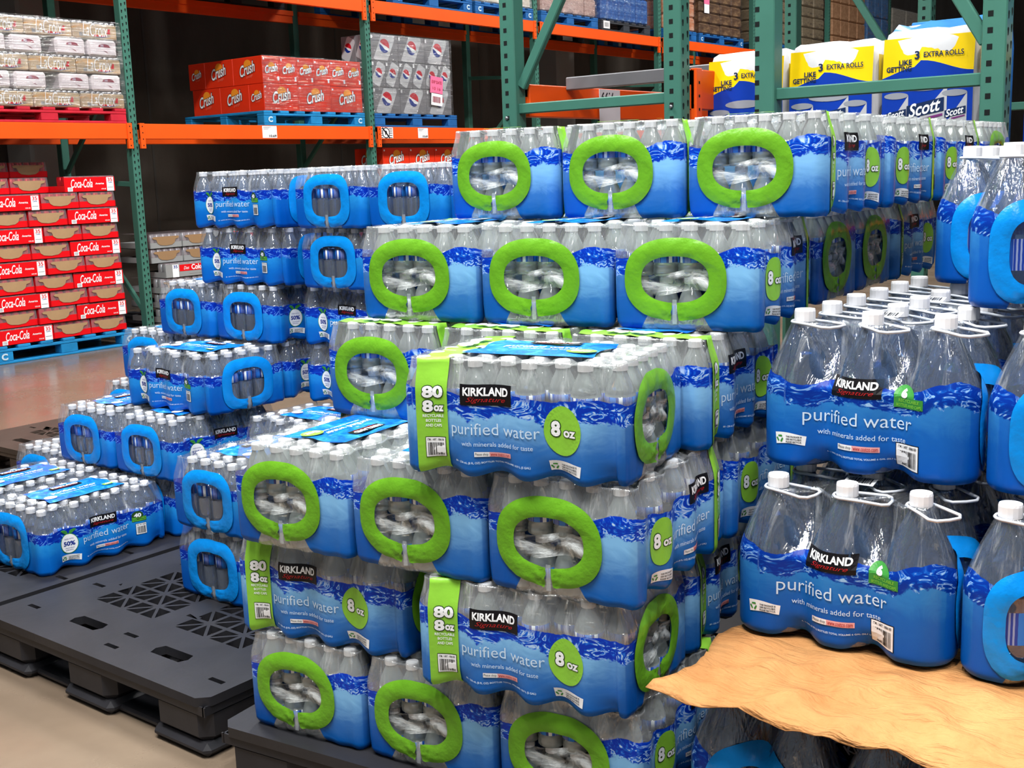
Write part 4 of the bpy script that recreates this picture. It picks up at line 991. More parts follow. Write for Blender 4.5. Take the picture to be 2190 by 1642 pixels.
# ---------------------------------------------------------------- timber pallets and goods on the far rack
def wood_pallet(label, y0, y1, z, mat, x_front=RX + .06, depth=1.14, mark=None, h=.13, group='timber pallets on the racking'):
    """pallet seen from the aisle side (facing +x); y runs along the rack"""
    root = thing('timber_pallet', label, 'pallet', T(x_front, y0, z), group); w = y1 - y0
    n = 7
    for k in range(n): b = MB(); yy = (w - .10) * k / (n - 1); b.box(-depth, yy, h - .022, 0, yy + .10, h, 0, None, .003); b.obj('deck_board', [mat], root)
    for xx in (-depth, -depth / 2 - .05, -.10):
        b = MB(); b.box(xx, 0, h - .042, xx + .10, w, h - .023, 0, None, .003); b.obj('stringer', [mat], root)
        b = MB(); b.box(xx, 0, 0, xx + .10, w, .018, 0, None, .003); b.obj('bottom_board', [mat], root)
        for yy in (0, w / 2 - .07, w - .14):
            b = MB(); b.box(xx + .002, yy, .018, xx + .098, yy + .14, h - .042, 0, None, .004); blk = b.obj('block', [mat], root)
            if mark and xx == -.10 and yy != w / 2 - .07:
                V, Fc = fit_text('C', .05, .05, bold=.05); b = MB(); b.add([(.0015, yy + .07 + v[0], h * .42 + v[1]) for v in V], Fc, 0); b.obj('stencil', [plain('stencil_pale', srgb(190, 214, 230), .6)], blk)
    return root
M_PBLUE = plain('pallet_blue_paint', srgb(24, 128, 186), .6, vary=.2, scale=6, bump=.2, bscale=40)
M_PBLUE2 = plain('pallet_deep_blue_paint', srgb(26, 92, 156), .6, vary=.2, scale=6, bump=.2, bscale=40)
M_PRED = plain('pallet_red_paint', srgb(190, 30, 50), .6, vary=.15, scale=6, bump=.2, bscale=40)
M_PDARK = plain('pallet_dark', srgb(52, 54, 60), .6, vary=.15, scale=6)
def put_face(bld, sh2, face, u, v, off, mi, dims):
    """lay flat outlines on a box: face F = +x side (u along y), S = -y side (u along x); dims = (depth, width, height)"""
    V, Fc = sh2; dx, dy, dz = dims
    if face == 'F': bld.add([(off, dy / 2 + u + p[0], dz / 2 + v + p[1]) for p in V], Fc, mi)
    else: bld.add([(-dx / 2 + u + p[0], -off, dz / 2 + v + p[1]) for p in V], Fc, mi)
# --- soda trays
M_CRED = plain('tray_red', srgb(222, 10, 22), .38, vary=.04, scale=8)
M_CARD = plain('tray_board_tan', srgb(166, 134, 98), .8, vary=.05, scale=10)
M_CAN = plain('can_red', srgb(178, 24, 34), .25, .3)
M_CANTOP = plain('can_lid', srgb(206, 206, 210), .25, .9)
M_SILVER = plain('tray_silver', srgb(158, 160, 160), .4, .2)
M_GREYINK = plain('print_grey', srgb(150, 150, 150), .6)
_t = NT('soda_shrink_film'); _c = _t.coord(); _tr = _t.n('ShaderNodeBsdfTransparent'); _tr.inputs[0].default_value = (.95, .93, .94, 1)
M_SFILM = _t.done(_t.mixs(.15, _tr.outputs[0], _t.bsdf(srgb(225, 205, 212), .16, 0, .8, _t.bump(_t.noise(_t.mapping(_c, (9, 30, 9)), 2.0, 4, .6, .6), .5, .01))))
CH = .1225
def can_mesh(m):
    b = MB(); b.lathe([(.024, 0), (.031, .006), (.031, .100), (.026, .112), (.0265, .115)], 12, 0); b.lathe([(.0265, .115), (.024, .1155), (.0235, .1125), (.0, .1125)], 12, 1); return b.mesh('can', [m, M_CANTOP])
CANR = can_mesh(M_CAN); CANS = can_mesh(plain('can_silver', srgb(176, 178, 182), .25, .6))
def tray(label, y, z, kind, style, x=RX + .06, group='red soda trays'):
    """kind L: long printed side to the aisle, E: short side with a board panel"""
    dy, dx = (.44, .32) if kind == 'L' else (.318, .44)
    root = thing('soda_tray', label, 'soda tray', T(x, y, z), group); red = style == 'red'; wall = M_CRED if red else M_SILVER
    b = MB(); t = .004; hs = .112 if kind == 'L' else .050
    b.box(-dx, 0, 0, 0, dy, .004)
    b.box(-t, .002, 0, 0, dy - .002, hs); b.box(-dx, .002, 0, -dx + t, dy - .002, .05); b.box(-dx, 0, 0, 0, t, .05); b.box(-dx, dy - t, 0, 0, dy, .05)
    b.obj('tray', [wall], root)
    if kind == 'E':
        pr = MB(); up = [(-.118, .022), (-.100, .030), (.118, .030), (.112, .012), (.085, .004), (.075, -.024), (.052, -.040), (.0, -.046), (-.052, -.040), (-.075, -.024), (-.085, .006), (-.110, .012)]
        V, Fc = poly([(p[0] * 1.12, p[1] + (.006)) for p in up]); V3 = [(.0035, dy / 2 + p[0], .062 + p[1]) for p in V]; V3b = [(-.001, q[1], q[2]) for q in V3]; n = len(V3)
        pr.add(V3 + V3b, [tuple(range(n))] + [(i, n + i, n + (i + 1) % n, (i + 1) % n) for i in range(n)], 0); pr.obj('board_panel', [M_CARD if red else plain('tray_board_brown', srgb(150, 118, 84), .8)], root)
    else:
        pr = MB(); D = (dx, dy, .112)
        if red:
            put_face(pr, fit_text('Coca-Cola', .185, .066, shear=.3, bold=.012), 'F', -.07, .010, .0015, 0, D)
            put_face(pr, fit_text('America', .075, .015, shear=.1, bold=.02), 'F', .085, .006, .0015, 0, D)
            put_face(pr, patch(.062, .106), 'F', .178, .0, .0012, 0, D); put_face(pr, fit_text('35', .040, .028, bold=.015), 'F', .178, .034, .002, 1, D); put_face(pr, fit_text('CANS', .034, .009, bold=.02), 'F', .178, .012, .002, 2, D)
            put_face(pr, patch(.05, .004), 'F', .178, -.025, .002, 3, D); put_face(pr, patch(.042, .030), 'F', -.172, -.034, .0015, 0, D); put_face(pr, bars(.034, .022, 4, 10), 'F', -.172, -.034, .002, 3, D); put_face(pr, fit_text('12 FL OZ', .04, .009, bold=.03), 'F', .118, -.036, .0015, 0, D)
        else:
            put_face(pr, patch(.30, .055), 'F', .07, .02, .0012, 1, D); put_face(pr, fit_text('Coke', .12, .045, bold=.03), 'F', .10, .022, .002, 0, D); put_face(pr, fit_text('Diet', .055, .026, shear=.3), 'F', -.01, .018, .002, 0, D)
            put_face(pr, patch(.062, .106), 'F', -.12, 0, .0012, 0, D); put_face(pr, fit_text('35', .040, .026, bold=.02), 'F', -.12, .034, .002, 2, D); put_face(pr, patch(.16, .006), 'F', .10, -.030, .0015, 3, D)
        pr.obj('printed_label', [M_WHITE, M_CRED, M_BLUE_INK, M_GREYINK], root)
    ny, nx = (7, 2) if kind == 'L' else (5, 2); 
    for i in range(nx):
        for j in range(ny): obj('can', CANR if red else CANS, root, Matrix.Translation((-.036 - i * .0625, .034 + j * ((dy - .068) / (ny - 1)), .004)))
    f = MB(); zt = .1215; 
    f.add([(.0015, .004, .05 if kind == 'E' else .112), (.0015, dy - .004, .05 if kind == 'E' else .112), (-.006, dy - .006, zt), (-.006, .006, zt), (-dx, dy - .006, zt), (-dx, .006, zt)], [(0, 1, 2, 3), (3, 2, 4, 5)], 0); f.obj('film', [M_SFILM], root)
    return root
zc = .132
rows = ['lowest', 'second', 'third', 'fourth', 'fifth', 'sixth', 'seventh', 'eighth', 'ninth', 'tenth']
wood_pallet('bright blue timber pallet on the floor under the red soda trays', 4.30, 5.50, 0.0, M_PBLUE, RX + .08, 1.14, True, zc)
for k in range(10):
    y = 4.345 + (.012 if k % 2 else 0); z = zc + k * CH
    if k % 2 == 0: seq = (('L', 0), ('E', .446), ('E', .768))
    else: seq = (('E', .0), ('E', .322), ('L', .645))
    for n_, (kd, dy) in enumerate(seq):
        if k == 9 and n_ < 2: continue
        tray('red soda tray, %s row of the stack, %s' % (rows[k], ('left', 'middle', 'right')[n_]), y + dy, z, kd, 'red', RX + .06 + random.uniform(-.008, .008))
for n_, lb in ((0, 'left'), (1, 'right')): tray('red soda tray in shade, set back on the tenth row, ' + lb, 4.36 + n_ * .322, zc + 9 * CH, 'E', 'red', RX - .16)
for n_, lb in ((0, 'left'), (1, 'right')): tray('topmost red soda tray in deep shade, set back, ' + lb, 4.50 + n_ * .322, zc + 10 * CH, 'E', 'red', RX - .40)
for n_, lb in ((0, 'left'), (1, 'right')): tray('red soda tray in deep shade carrying the topmost ones, ' + lb, 4.50 + n_ * .322, zc + 9 * CH, 'E', 'red', RX - .62)
for n_ in range(3): pass
wood_pallet('dark timber pallet under the silver diet soda trays', 5.80, 6.95, 0.0, M_PDARK, RX + .02, 1.1, None, zc)
for k in range(6):
    z = zc + k * CH
    for n_, (kd, dy) in enumerate((('E', .0), ('E', .322), ('L', .65)) if k in (5, 4) else (('L', .06), ('E', .51)) if k == 3 else (('E', .0), ('E', .322))):
        tray('silver diet soda tray behind the rack post, %s row, %s' % (rows[k], ('first', 'second', 'third')[n_]), 5.80 + dy, z, kd, 'silver' if k >= 2 or True else 'red', RX + .03 - (.0 if k < 4 else .10), 'silver diet soda trays')
# --- cartons
_t = NT('stretch_wrap'); _c = _t.coord(); _tr = _t.n('ShaderNodeBsdfTransparent'); _n = _t.noise(_t.mapping(_c, (2, 1.2, 26), (.12, 0, 0)), 3.0, 5, .62, .8)
_g = _t.n('ShaderNodeBsdfGlossy'); _g.inputs['Roughness'].default_value = .12; _t.t.links.new(_t.bump(_n, .5, .01), _g.inputs['Normal'])
M_STRETCH = _t.done(_t.mixs(_t.ramp(_n, [(.35, (.06, .06, .06, 1)), (.7, (.32, .32, .32, 1))]), _tr.outputs[0], _g.outputs[0]))
M_CRUSH = plain('carton_orange_red', srgb(226, 52, 22), .42, vary=.05, scale=6)
M_SUN = plain('print_orange', srgb(244, 150, 40), .5)
M_PGREY = plain('carton_grey', srgb(128, 128, 132), .4, vary=.08, scale=5)
M_CANWHITE = plain('print_can_silver', srgb(196, 198, 202), .45)
M_PBLUEINK = plain('print_navy', srgb(24, 52, 140), .45); M_PREDINK = plain('print_red', srgb(204, 30, 46), .45); M_SALMON = plain('print_salmon', srgb(240, 120, 96), .5)
def crush_art(b, face, u, s, D):
    put_face(b, ellipse(.042 * s, .036 * s, 18, 1), face, u + .006 * s, .040 * s, .0012, 1, D)
    V, Fc = fit_text('Crush', .175 * s, .088 * s, bold=.055, shear=.12); V = np.column_stack([V[:, 0], V[:, 1] + V[:, 0] * .22]); put_face(b, (V, Fc), face, u, .012 * s, .0016, 3, D)
    V, Fc = fit_text('Crush', .166 * s, .080 * s, bold=.018, shear=.12); V = np.column_stack([V[:, 0], V[:, 1] + V[:, 0] * .22]); put_face(b, (V, Fc), face, u, .012 * s, .0022, 2, D)
    V, Fc = fit_text('orange', .07 * s, .02 * s, shear=.2); V = np.column_stack([V[:, 0], V[:, 1] + V[:, 0] * .22]); put_face(b, (V, Fc), face, u + .02 * s, -.045 * s, .0016, 4, D)
def pepsi_art(b, face, u, s, D):
    ca = math.cos(.48); sa = math.sin(.48)
    def rot(V): return np.column_stack([V[:, 0] * ca + V[:, 1] * sa, -V[:, 0] * sa + V[:, 1] * ca])
    w, h = .062 * s, .115 * s
    hw = (D[1] if face == 'F' else D[0]) / 2 - .004; hh = D[2] / 2 - .006
    pl = [tuple(q) for q in rot(np.array([(-w, -h), (w, -h), (w, h * .82), (w * .75, h), (-w * .75, h), (-w, h * .82)]))]
    for ax, lim, sg in ((0, hw, 1), (0, hw, -1), (1, hh, 1), (1, hh, -1)):      # trim the picture at the carton edge
        out = []
        for i in range(len(pl)):
            A, B = pl[i - 1], pl[i]; a_, b_ = sg * A[ax] - lim, sg * B[ax] - lim
            if a_ * b_ < 0: k = a_ / (a_ - b_); out.append((A[0] + (B[0] - A[0]) * k, A[1] + (B[1] - A[1]) * k))
            if b_ <= 0: out.append(B)
        pl = out
    put_face(b, (np.array(pl), [tuple(range(len(pl)))]), face, u, 0, .0012, 1, D)
    r = .047 * s; up = [(r * math.cos(a), r * math.sin(a)) for a in np.linspace(.15, PI - .05, 12)] + [(-r * .3, r * .02), (r * .4, r * .12)]; lo = [(r * math.cos(a), r * math.sin(a)) for a in np.linspace(PI + .25, 2 * PI - .25, 12)] + [(r * .3, -r * .42), (-r * .4, -r * .22)]
    put_face(b, ellipse(r, r, 20, 1), face, u, .012 * s, .0016, 2, D)
    put_face(b, (rot(np.array(up)), [tuple(range(len(up)))]), face, u, .012 * s, .0021, 3, D); put_face(b, (rot(np.array(lo)), [tuple(range(len(lo)))]), face, u, .012 * s, .0021, 4, D)
CART = {}
def carton_meshes(brand, dx, dy, dz):
    key = (brand, round(dx, 3), round(dy, 3))
    if key in CART: return CART[key]
    b = MB(); b.box(-dx, .0015, 0, 0, dy - .0015, dz - .002, 0, None, .004); body = b.mesh('box', [M_CRUSH if brand == 'c' else M_PGREY])
    p = MB(); D = (dx, dy, dz); art = crush_art if brand == 'c' else pepsi_art
    q_ = 1.25 if brand == 'c' else 1.45; sF = q_ if dy > .3 else q_ * .68; sS = q_ if dx > .3 else q_ * .68
    art(p, 'F', 0, sF, D); art(p, 'S', 0, sS, D)
    if brand == 'c':
        put_face(p, patch(.016, .016), 'F', -dy / 2 + .02, dz / 2 - .03, .0014, 2, D); put_face(p, patch(.05 if dy > .3 else .085, .014), 'F', dy / 2 - (.05 if dy > .3 else .12), -dz / 2 + .03, .0014, 4, D); put_face(p, patch(.02, .036), 'F', dy / 2 - .025, -dz / 2 + .045, .0014, 2, D) if dy < .3 else None
    else: put_face(p, patch(.022, .03), 'F', -dy / 2 + .02, dz / 2 - .03, .0014, 2, D)
    mats = [M_CRUSH, M_SUN, M_WHITE, plain('print_brown', srgb(70, 20, 20), .5), M_SALMON] if brand == 'c' else [M_PGREY, M_CANWHITE, M_WHITE, M_PREDINK, M_PBLUEINK]
    CART[key] = (body, p.mesh('printed_art', mats)); return CART[key]
def carton(brand, label, x, y, z, dx, dy, dz, group):
    root = thing('soda_carton', label, 'carton', T(x, y, z), group); bo, pr = carton_meshes(brand, dx, dy, dz); obj('box', bo, root); obj('printed_art', pr, root); return root
ZB = 1.757
wood_pallet('blue timber pallet on the lower shelf under the orange soda cartons', 7.0, 8.25, ZB, M_PBLUE, RX + .06, 1.14, True, .13)
hc = .239; W4 = .405; x0 = RX + .04; y0 = 7.03; OC = 'orange soda cartons on the shelf'
for k in range(6): carton('c', 'orange soda carton, narrow end out, top row, number %s from the near corner' % ('one', 'two', 'three', 'four', 'five', 'six')[k], x0, y0 + k * W4 / 2, ZB + .13 + hc, .404, W4 / 2, hc, OC)
for k in range(3): carton('c', 'orange soda carton, broad side out, bottom row, %s' % ('nearest', 'middle', 'farthest')[k], x0, y0 + k * W4, ZB + .13, .202, W4, hc, OC)
for r_ in range(2):
    carton('c', 'orange soda carton on the shaded side, top row, %s' % ('second', 'third')[r_] + ' back', x0 - .406 * (r_ + 1), y0, ZB + .13 + hc, (.404, .24)[r_], .202, hc, OC)
    carton('c', 'orange soda carton on the shaded side, bottom row, %s' % ('second', 'third')[r_] + ' back', x0 - .204 - .406 * r_, y0, ZB + .13, .404, .202, hc, OC)
wood_pallet('blue timber pallet on the lower shelf under the grey soda cartons', 8.40, 9.62, ZB, M_PBLUE2, RX + .05, 1.14, None, .13)
hp = .253; GC = 'grey soda cartons on the shelf'; y0 = 8.40; W3 = .388
for r_ in (0, 2):
    for k in range(3): carton('p', 'grey soda carton, broad side out, %s row, %s' % ('bottom' if r_ == 0 else 'top', ('nearest the post', 'middle', 'farthest')[k]), RX + .03, y0 + k * W3, ZB + .13 + r_ * hp, .202, W3, hp, GC)
for k in range(6): carton('p', 'grey soda carton, narrow end out, middle row, number %s from the post' % ('one', 'two', 'three', 'four', 'five', 'six')[k], RX + .03, y0 + k * W3 / 2, ZB + .13 + hp, .404, W3 / 2, hp, GC)
for r_ in (0, 2):
    for k in range(3): carton('p', 'grey soda carton, hidden second rank, %s row, %s' % ('bottom' if r_ == 0 else 'top', ('near', 'middle', 'far')[k]), RX + .03 - .204, y0 + k * W3, ZB + .13 + r_ * hp, .202, W3, hp, GC)
wood_pallet('timber pallet on the floor under the dim orange cartons', 8.55, 9.75, 0.0, M_PDARK, RX - .05, 1.1, None, .13)
for r_ in range(6):
    for k in range(3): carton('c', 'dim orange soda carton on the floor stack, %s row, %s' % (rows[r_] if r_ < 5 else 'top', ('near', 'middle', 'far')[k]), RX - .07, 8.60 + k * .39, .13 + r_ * hc, .404, .385, hc, 'dim orange cartons on the floor')
def wrap_sheet(label, x, y0, y1, z0, z1):
    b = MB(); b.box(x + .003, y0 - .004, z0, x + .006, y1 + .004, z1); o = b.obj('stretch_wrap', [M_STRETCH]); return tag(o, label, 'stretch wrap')
wrap_sheet('thin clear stretch wrap round the orange soda cartons', RX + .05, 7.025, 8.247, ZB + .1305, ZB + .13 + 2 * hc + .004)
wrap_sheet('thin clear stretch wrap round the grey soda cartons', RX + .04, 8.395, 9.568, ZB + .1305, ZB + .13 + 3 * hp + .004)
# --- tan sparkling-water cases
wood_pallet('red timber pallet on the lower shelf under the sparkling water', 4.28, 5.60, ZB, M_PRED, RX + .06, 1.14, None, .115)
_t = NT('sparkling_case_print'); _c = _t.coord(); _n = _t.noise(_t.mapping(_c, (1, 3, 9)), 2.2, 3, .5, .6)
M_TAN = _t.done(_t.bsdf(_t.ramp(_n, [(.32, srgb(214, 160, 92)), (.46, srgb(196, 172, 140)), (.60, srgb(170, 150, 122)), (.72, srgb(222, 190, 130))]), .35))
M_LWHITE = plain('case_white_end', srgb(236, 226, 232), .5, vary=.03, scale=6)
M_MAROON = plain('print_maroon', srgb(150, 60, 80), .5)
def case_meshes(kind):
    if ('case', kind) in CART: return CART[('case', kind)]
    b = MB(); p = MB(); dz = .128
    if kind == 'L':
        dx, dy = .262, .385; b.box(-dx, .002, 0, -.001, dy - .002, dz - .018, 0, None, .008)
        for k in range(8):
            for i in range(2): b.lathe([(.0215, dz - .020), (.0225, dz - .006), (.020, dz - .001), (.0, dz - .001)], 10, 1, Matrix.Translation((-.03 - i * .06, .027 + k * .0472, 0)))
        D = (dx, dy, dz)
        put_face(p, poly([(-.075, -.034), (-.03, -.046), (.05, -.046), (.09, -.030), (.03, -.036), (-.03, -.032)]), 'F', .02, .0, .001, 1, D); put_face(p, poly([(.10, -.02), (.12, .018), (.13, .014), (.128, -.024)]), 'F', 0, 0, .001, 1, D); put_face(p, poly([(-.02, -.052), (.06, -.052), (.15, -.036), (.06, -.047)]), 'F', 0, 0, .001, 2, D)
        put_face(p, fit_text('LaCroix', .215, .098, shear=.22, bold=-.004), 'F', .0, .002, .0018, 0, D); put_face(p, patch(.03, .026), 'F', -.125, -.036, .0012, 3, D)
        mats = [M_TAN, M_CANTOP]; pm = [M_WHITE, M_PREDINK, M_PBLUEINK, M_GREYINK]
    else:
        dx, dy = .385, .258; b.box(-dx, .003, 0, -.001, dy - .003, dz - .004, 0, None, .016); D = (dx, dy, dz)
        put_face(p, poly([(-.052, -.004), (.055, -.006), (.040, .012), (.012, .019), (-.018, .018), (-.044, .010)]), 'F', .012, .012, .001, 1, D); put_face(p, poly([(-.03, .004), (.02, -.012), (.034, -.024), (.016, -.016), (-.008, -.004)]), 'F', .012, -.014, .001, 1, D)
        put_face(p, poly([(-.01, -.002), (.02, -.003), (.018, .014), (-.006, .014)]), 'F', -.012, .012, .0015, 2, D)
        mats = [M_LWHITE]; pm = [M_WHITE, M_MAROON, plain('print_mauve', srgb(176, 150, 170), .5)]
    CART[('case', kind)] = (b.mesh('case', mats), p.mesh('printed_art', pm)); return CART[('case', kind)]
hl = .131
for r_ in range(5):
    if r_ % 2 == 0: ys = [4.445 + k * .388 for k in range(3)]
    else: ys = [4.415, 4.70, 5.06, 5.335]
    for k, y in enumerate(ys):
        kd = 'L' if r_ % 2 == 0 else 'E'
        lab = ('tan sparkling water case with script lettering, %s row, %s' % (('bottom', '', 'middle', '', 'top')[r_], ('left', 'middle', 'right')[k])) if kd == 'L' else 'white case end with oval hand hole, %s white row, %s' % ('lower' if r_ == 1 else 'upper', ('far left', 'centre left', 'centre right', 'right')[k])
        root = thing('sparkling_water_case', lab, 'drink case', T(RX + .045, y - .004 * r_, ZB + .115 + r_ * hl), 'sparkling water cases'); m1, m2 = case_meshes(kd); obj('case', m1, root); obj('printed_art', m2, root)
        root = thing('sparkling_water_case', 'hidden inner sparkling water case, rank behind, %s row, place %d' % (rows[r_], k), 'drink case', T(RX + .045 - (.266 if kd == 'L' else .39), y - .004 * r_, ZB + .115 + r_ * hl), 'inner sparkling water cases'); obj('case', m1, root)
        root['label'] = 'inner sparkling water case, %s row, %s place' % (rows[r_], rows[k])
wrap_sheet('thin clear stretch wrap round the tan sparkling water cases', RX + .055, 4.40, 5.605, ZB + .1155, ZB + .115 + 5 * hl + .002)
# --- price labels on the orange beam
def beam_card(label, y, w, h, txt, z=1.700, mark=False):
    r = thing('price_label', label, 'price label', T(RX + .0655, y, z), 'labels on the orange beam'); b = MB(); b.box(0, -w / 2, -h / 2, .0012, w / 2, h / 2); b.obj('card', [plain('label_white', srgb(232, 230, 232), .5)], r)
    p = MB()
    if mark:
        for s in (-1, 1):
            for k in range(5): p.add([(.002, s * w * .32 - w * .12, h * (.4 - .2 * k) - .006), (.002, s * w * .32 + w * .12, h * (.4 - .2 * k) - .006), (.002, s * w * .32 + w * .12, h * (.4 - .2 * k)), (.002, s * w * .32 - w * .12, h * (.4 - .2 * k))], [(0, 1, 2, 3)], 0)
        n = 24; R1, R2 = w * .26, w * .22; V = [(.0025, R1 * math.cos(2 * PI * k / n), R1 * math.sin(2 * PI * k / n)) for k in range(n)] + [(.0025, R2 * math.cos(2 * PI * k / n), R2 * math.sin(2 * PI * k / n)) for k in range(n)]
        p.add(V, [(k, (k + 1) % n, n + (k + 1) % n, n + k) for k in range(n)], 0); V, Fc = fit_text('P', w * .13, w * .2, bold=.05); p.add([(.0025, v[0], v[1]) for v in V], Fc, 0); p.add([(.003, -.055, .045), (.003, -.045, .055), (.003, .055, -.045), (.003, .045, -.055)], [(3, 2, 1, 0)], 0)
    else:
        V, Fc = fit_text(txt, w * .5, h * .2, bold=.03); p.add([(.002, v[0] + w * .2, v[1] - h * .33) for v in V], Fc, 0)
        for k in range(3): p.add([(.002, -w * .42, h * (.40 - k * .09)), (.002, w * (.1 - .1 * k), h * (.40 - k * .09)), (.002, w * (.1 - .1 * k), h * (.43 - k * .09)), (.002, -w * .42, h * (.43 - k * .09))], [(0, 1, 2, 3)], 1)
    p.obj('lettering', [M_BLACK, M_GREYINK], r); return r
beam_card('white shelf price card 10.69 under the orange cartons', 7.045, .165, .105, '10.69')
beam_card('white shelf price card 10.69 under the grey cartons', 9.06, .15, .10, '10.69')
beam_card('white no-stacking symbol card beside the rack post', 8.52, .20, .105, '', 1.700, True)
# pink date tag on the grey cartons
r = thing('date_tag', 'pink and white date tag stuck over the grey soda cartons', 'tag', T(RX + .049, 9.32, 2.16)); b = MB(); b.box(0, -.10, -.06, .001, .09, .11); b.obj('pink_sheet', [plain('tag_pink', srgb(246, 110, 150), .55)], r, Matrix.Rotation(-.1, 4, 'X'))
b = MB(); b.box(0, -.08, -.18, .001, .09, -.055); b.obj('white_sheet', [plain('label_white', srgb(232, 230, 232), .5)], r, Matrix.Rotation(-.1, 4, 'X'))
V, Fc = fit_text('EXP DATE', .15, .03, bold=.02); b = MB(); b.add([(.003, v[0] - .005, v[1] + .055) for v in V], Fc, 0); V, Fc = fit_text('10 16', .12, .03); b.add([(.003, v[0] - .005, v[1] - .01) for v in V], Fc, 0); V, Fc = bars(.12, .06, 3, 12); b.add([(.003, v[0], v[1] - .12) for v in V], Fc, 0); b.obj('lettering', [M_MAROON], r, Matrix.Rotation(-.1, 4, 'X'))
# ---------------------------------------------------------------- loads on the upper shelf
ZU = 2.951
def load_mats(kind):
    t = NT('load_' + kind); co = t.coord('Object'); n = t.noise(t.mapping(co, (6, 6, 14)), 1.6, 4, .6, .6)
    ramps = {'pink': [(.3, srgb(150, 112, 108)), (.5, srgb(190, 160, 150)), (.7, srgb(120, 96, 100))], 'water': [(.3, srgb(26, 66, 140)), (.5, srgb(58, 104, 176)), (.7, srgb(130, 160, 200))],
             'orange': [(.3, srgb(196, 104, 60)), (.55, srgb(206, 150, 120)), (.7, srgb(214, 176, 160))], 'brown': [(.3, srgb(66, 46, 36)), (.5, srgb(104, 78, 58)), (.7, srgb(150, 120, 86))],
             'tan': [(.3, srgb(110, 96, 78)), (.5, srgb(146, 130, 104)), (.7, srgb(90, 78, 66))], 'carton': [(.3, srgb(150, 108, 76)), (.6, srgb(176, 132, 98)), (.75, srgb(190, 150, 116))],
             'bluebox': [(.3, srgb(70, 112, 170)), (.55, srgb(96, 142, 196)), (.68, srgb(150, 100, 70))], 'white': [(.3, srgb(176, 166, 152)), (.7, srgb(206, 198, 184))], 'dark': [(.3, srgb(70, 66, 66)), (.7, srgb(104, 98, 96))]}
    return t.done(t.bsdf(t.ramp(n, ramps[kind]), .4, 0, .5, t.bump(n, .3, .02)))
LM = {}
def load(label, kind, y0, y1, h, rows_, cols, pallet_mat=None, z=ZU, x=RX + .04, depth=1.05, group='wrapped loads on the upper shelf', wrap=True, notch=0.0):
    if kind not in LM: LM[kind] = load_mats(kind)
    root = thing('pallet_load', label, 'pallet load', T(x, y0, z + .13), group); cw = (y1 - y0) / cols; ch = h / rows_
    b = MB(); g = .006; b.box(-depth, g / 2, g / 2, 0, cw - g / 2, ch - g / 2, 0, None, min(.018, ch / 5)); me = b.mesh('case', [LM[kind]])
    for r_ in range(rows_):
        for c_ in range(cols): obj('case', me, root, Matrix.Translation((random.uniform(-.012, .004), c_ * cw, r_ * ch)))
    if wrap: w = MB(); w.box(-depth - .004, -.006, .0, .010, y1 - y0 + .006, h + .004); w.obj('stretch_wrap', [M_STRETCH], root)
    return root
def up_pallet(label, y0, y1, mat, mark=None): return wood_pallet(label, y0, y1, ZU, mat, RX + .06, 1.14, mark, .13, 'timber pallets on the upper shelf')
for (y0, y1, nm, kd) in ((3.25, 4.45, 'first', 'tan'), (4.55, 5.58, 'second', 'dark'), (5.80, 6.95, 'third', 'brown'), (7.02, 8.24, 'fourth', 'white')):  # unseen loads and pallets, added to block lamp light from the wall behind
    wood_pallet('unseen timber pallet added under a shading load, %s from the near end' % nm, y0, y1, ZU, M_PDARK, RX + .06, 1.14, None, .13, 'timber pallets on the upper shelf'); load('unseen wrapped load added to shade the wall, %s from the near end' % nm, kd, y0 + .02, y1 - .02, 1.5, 3, 2)
up_pallet('blue timber pallet on the upper shelf, left of the near frame', 8.72, 9.93, M_PBLUE2, True); load('wrapped load on the upper shelf, only its pallet in frame, left', 'dark', 8.76, 9.90, 1.4, 3, 2)
up_pallet('blue timber pallet on the upper shelf, touching the near frame', 9.98, 11.0, M_PBLUE2, True); load('wrapped load on the upper shelf with a yellow-green foot', 'white', 10.0, 10.98, 1.4, 3, 2)
up_pallet('blue timber pallet under the rosy wrapped load', 11.15, 12.30, M_PBLUE2); load('rosy shrink-wrapped load behind the sloping brace', 'pink', 11.18, 12.28, 1.3, 6, 5)
up_pallet('blackish pallet with a white sticker under the wrapped blue bottles', 12.38, 13.50, M_PDARK); load('wrapped load of blue bottles on the blackish pallet', 'water', 12.40, 13.47, .62, 2, 8)
r = thing('sticker', 'small white sticker on the blackish upper pallet', 'sticker', T(RX + .0625, 12.48, ZU + .07)); b = MB(); b.box(0, -.07, -.045, .0012, .07, .045); b.obj('sheet', [plain('label_white', srgb(232, 230, 232), .5)], r); V, Fc = bars(.09, .05, 3, 10); b = MB(); b.add([(.002, v[0], v[1]) for v in V], Fc, 0); b.obj('bars', [M_GREYINK], r)
up_pallet('dark blue pallet under the orange and pink load', 13.85, 14.7, M_PBLUE2); load('orange and pink wrapped load beside the near frame post', 'orange', 13.87, 14.68, 1.3, 7, 4)
up_pallet('slate blue pallet with white stencil under the dark brown trays', 14.78, 16.08, M_PBLUE2, True); load('stack of dark brown trays with a pink tag', 'brown', 14.82, 16.05, 1.3, 9, 4)
up_pallet('slate pallet under the olive brown trays', 16.55, 17.6, M_PBLUE2); load('stack of olive brown trays with a hanging pink tag', 'tan', 16.58, 17.58, 1.3, 8, 3)
up_pallet('slate pallet under the greyish tan trays', 17.7, 19.0, M_PBLUE2); load('stack of greyish tan trays between the near posts', 'tan', 17.72, 18.95, 1.3, 8, 3)
up_pallet('pallet under the far brown cartons', 19.25, 20.7, M_PDARK); load('stack of plain brown cartons far down the rack', 'carton', 19.28, 20.68, 1.35, 5, 4, wrap=False)
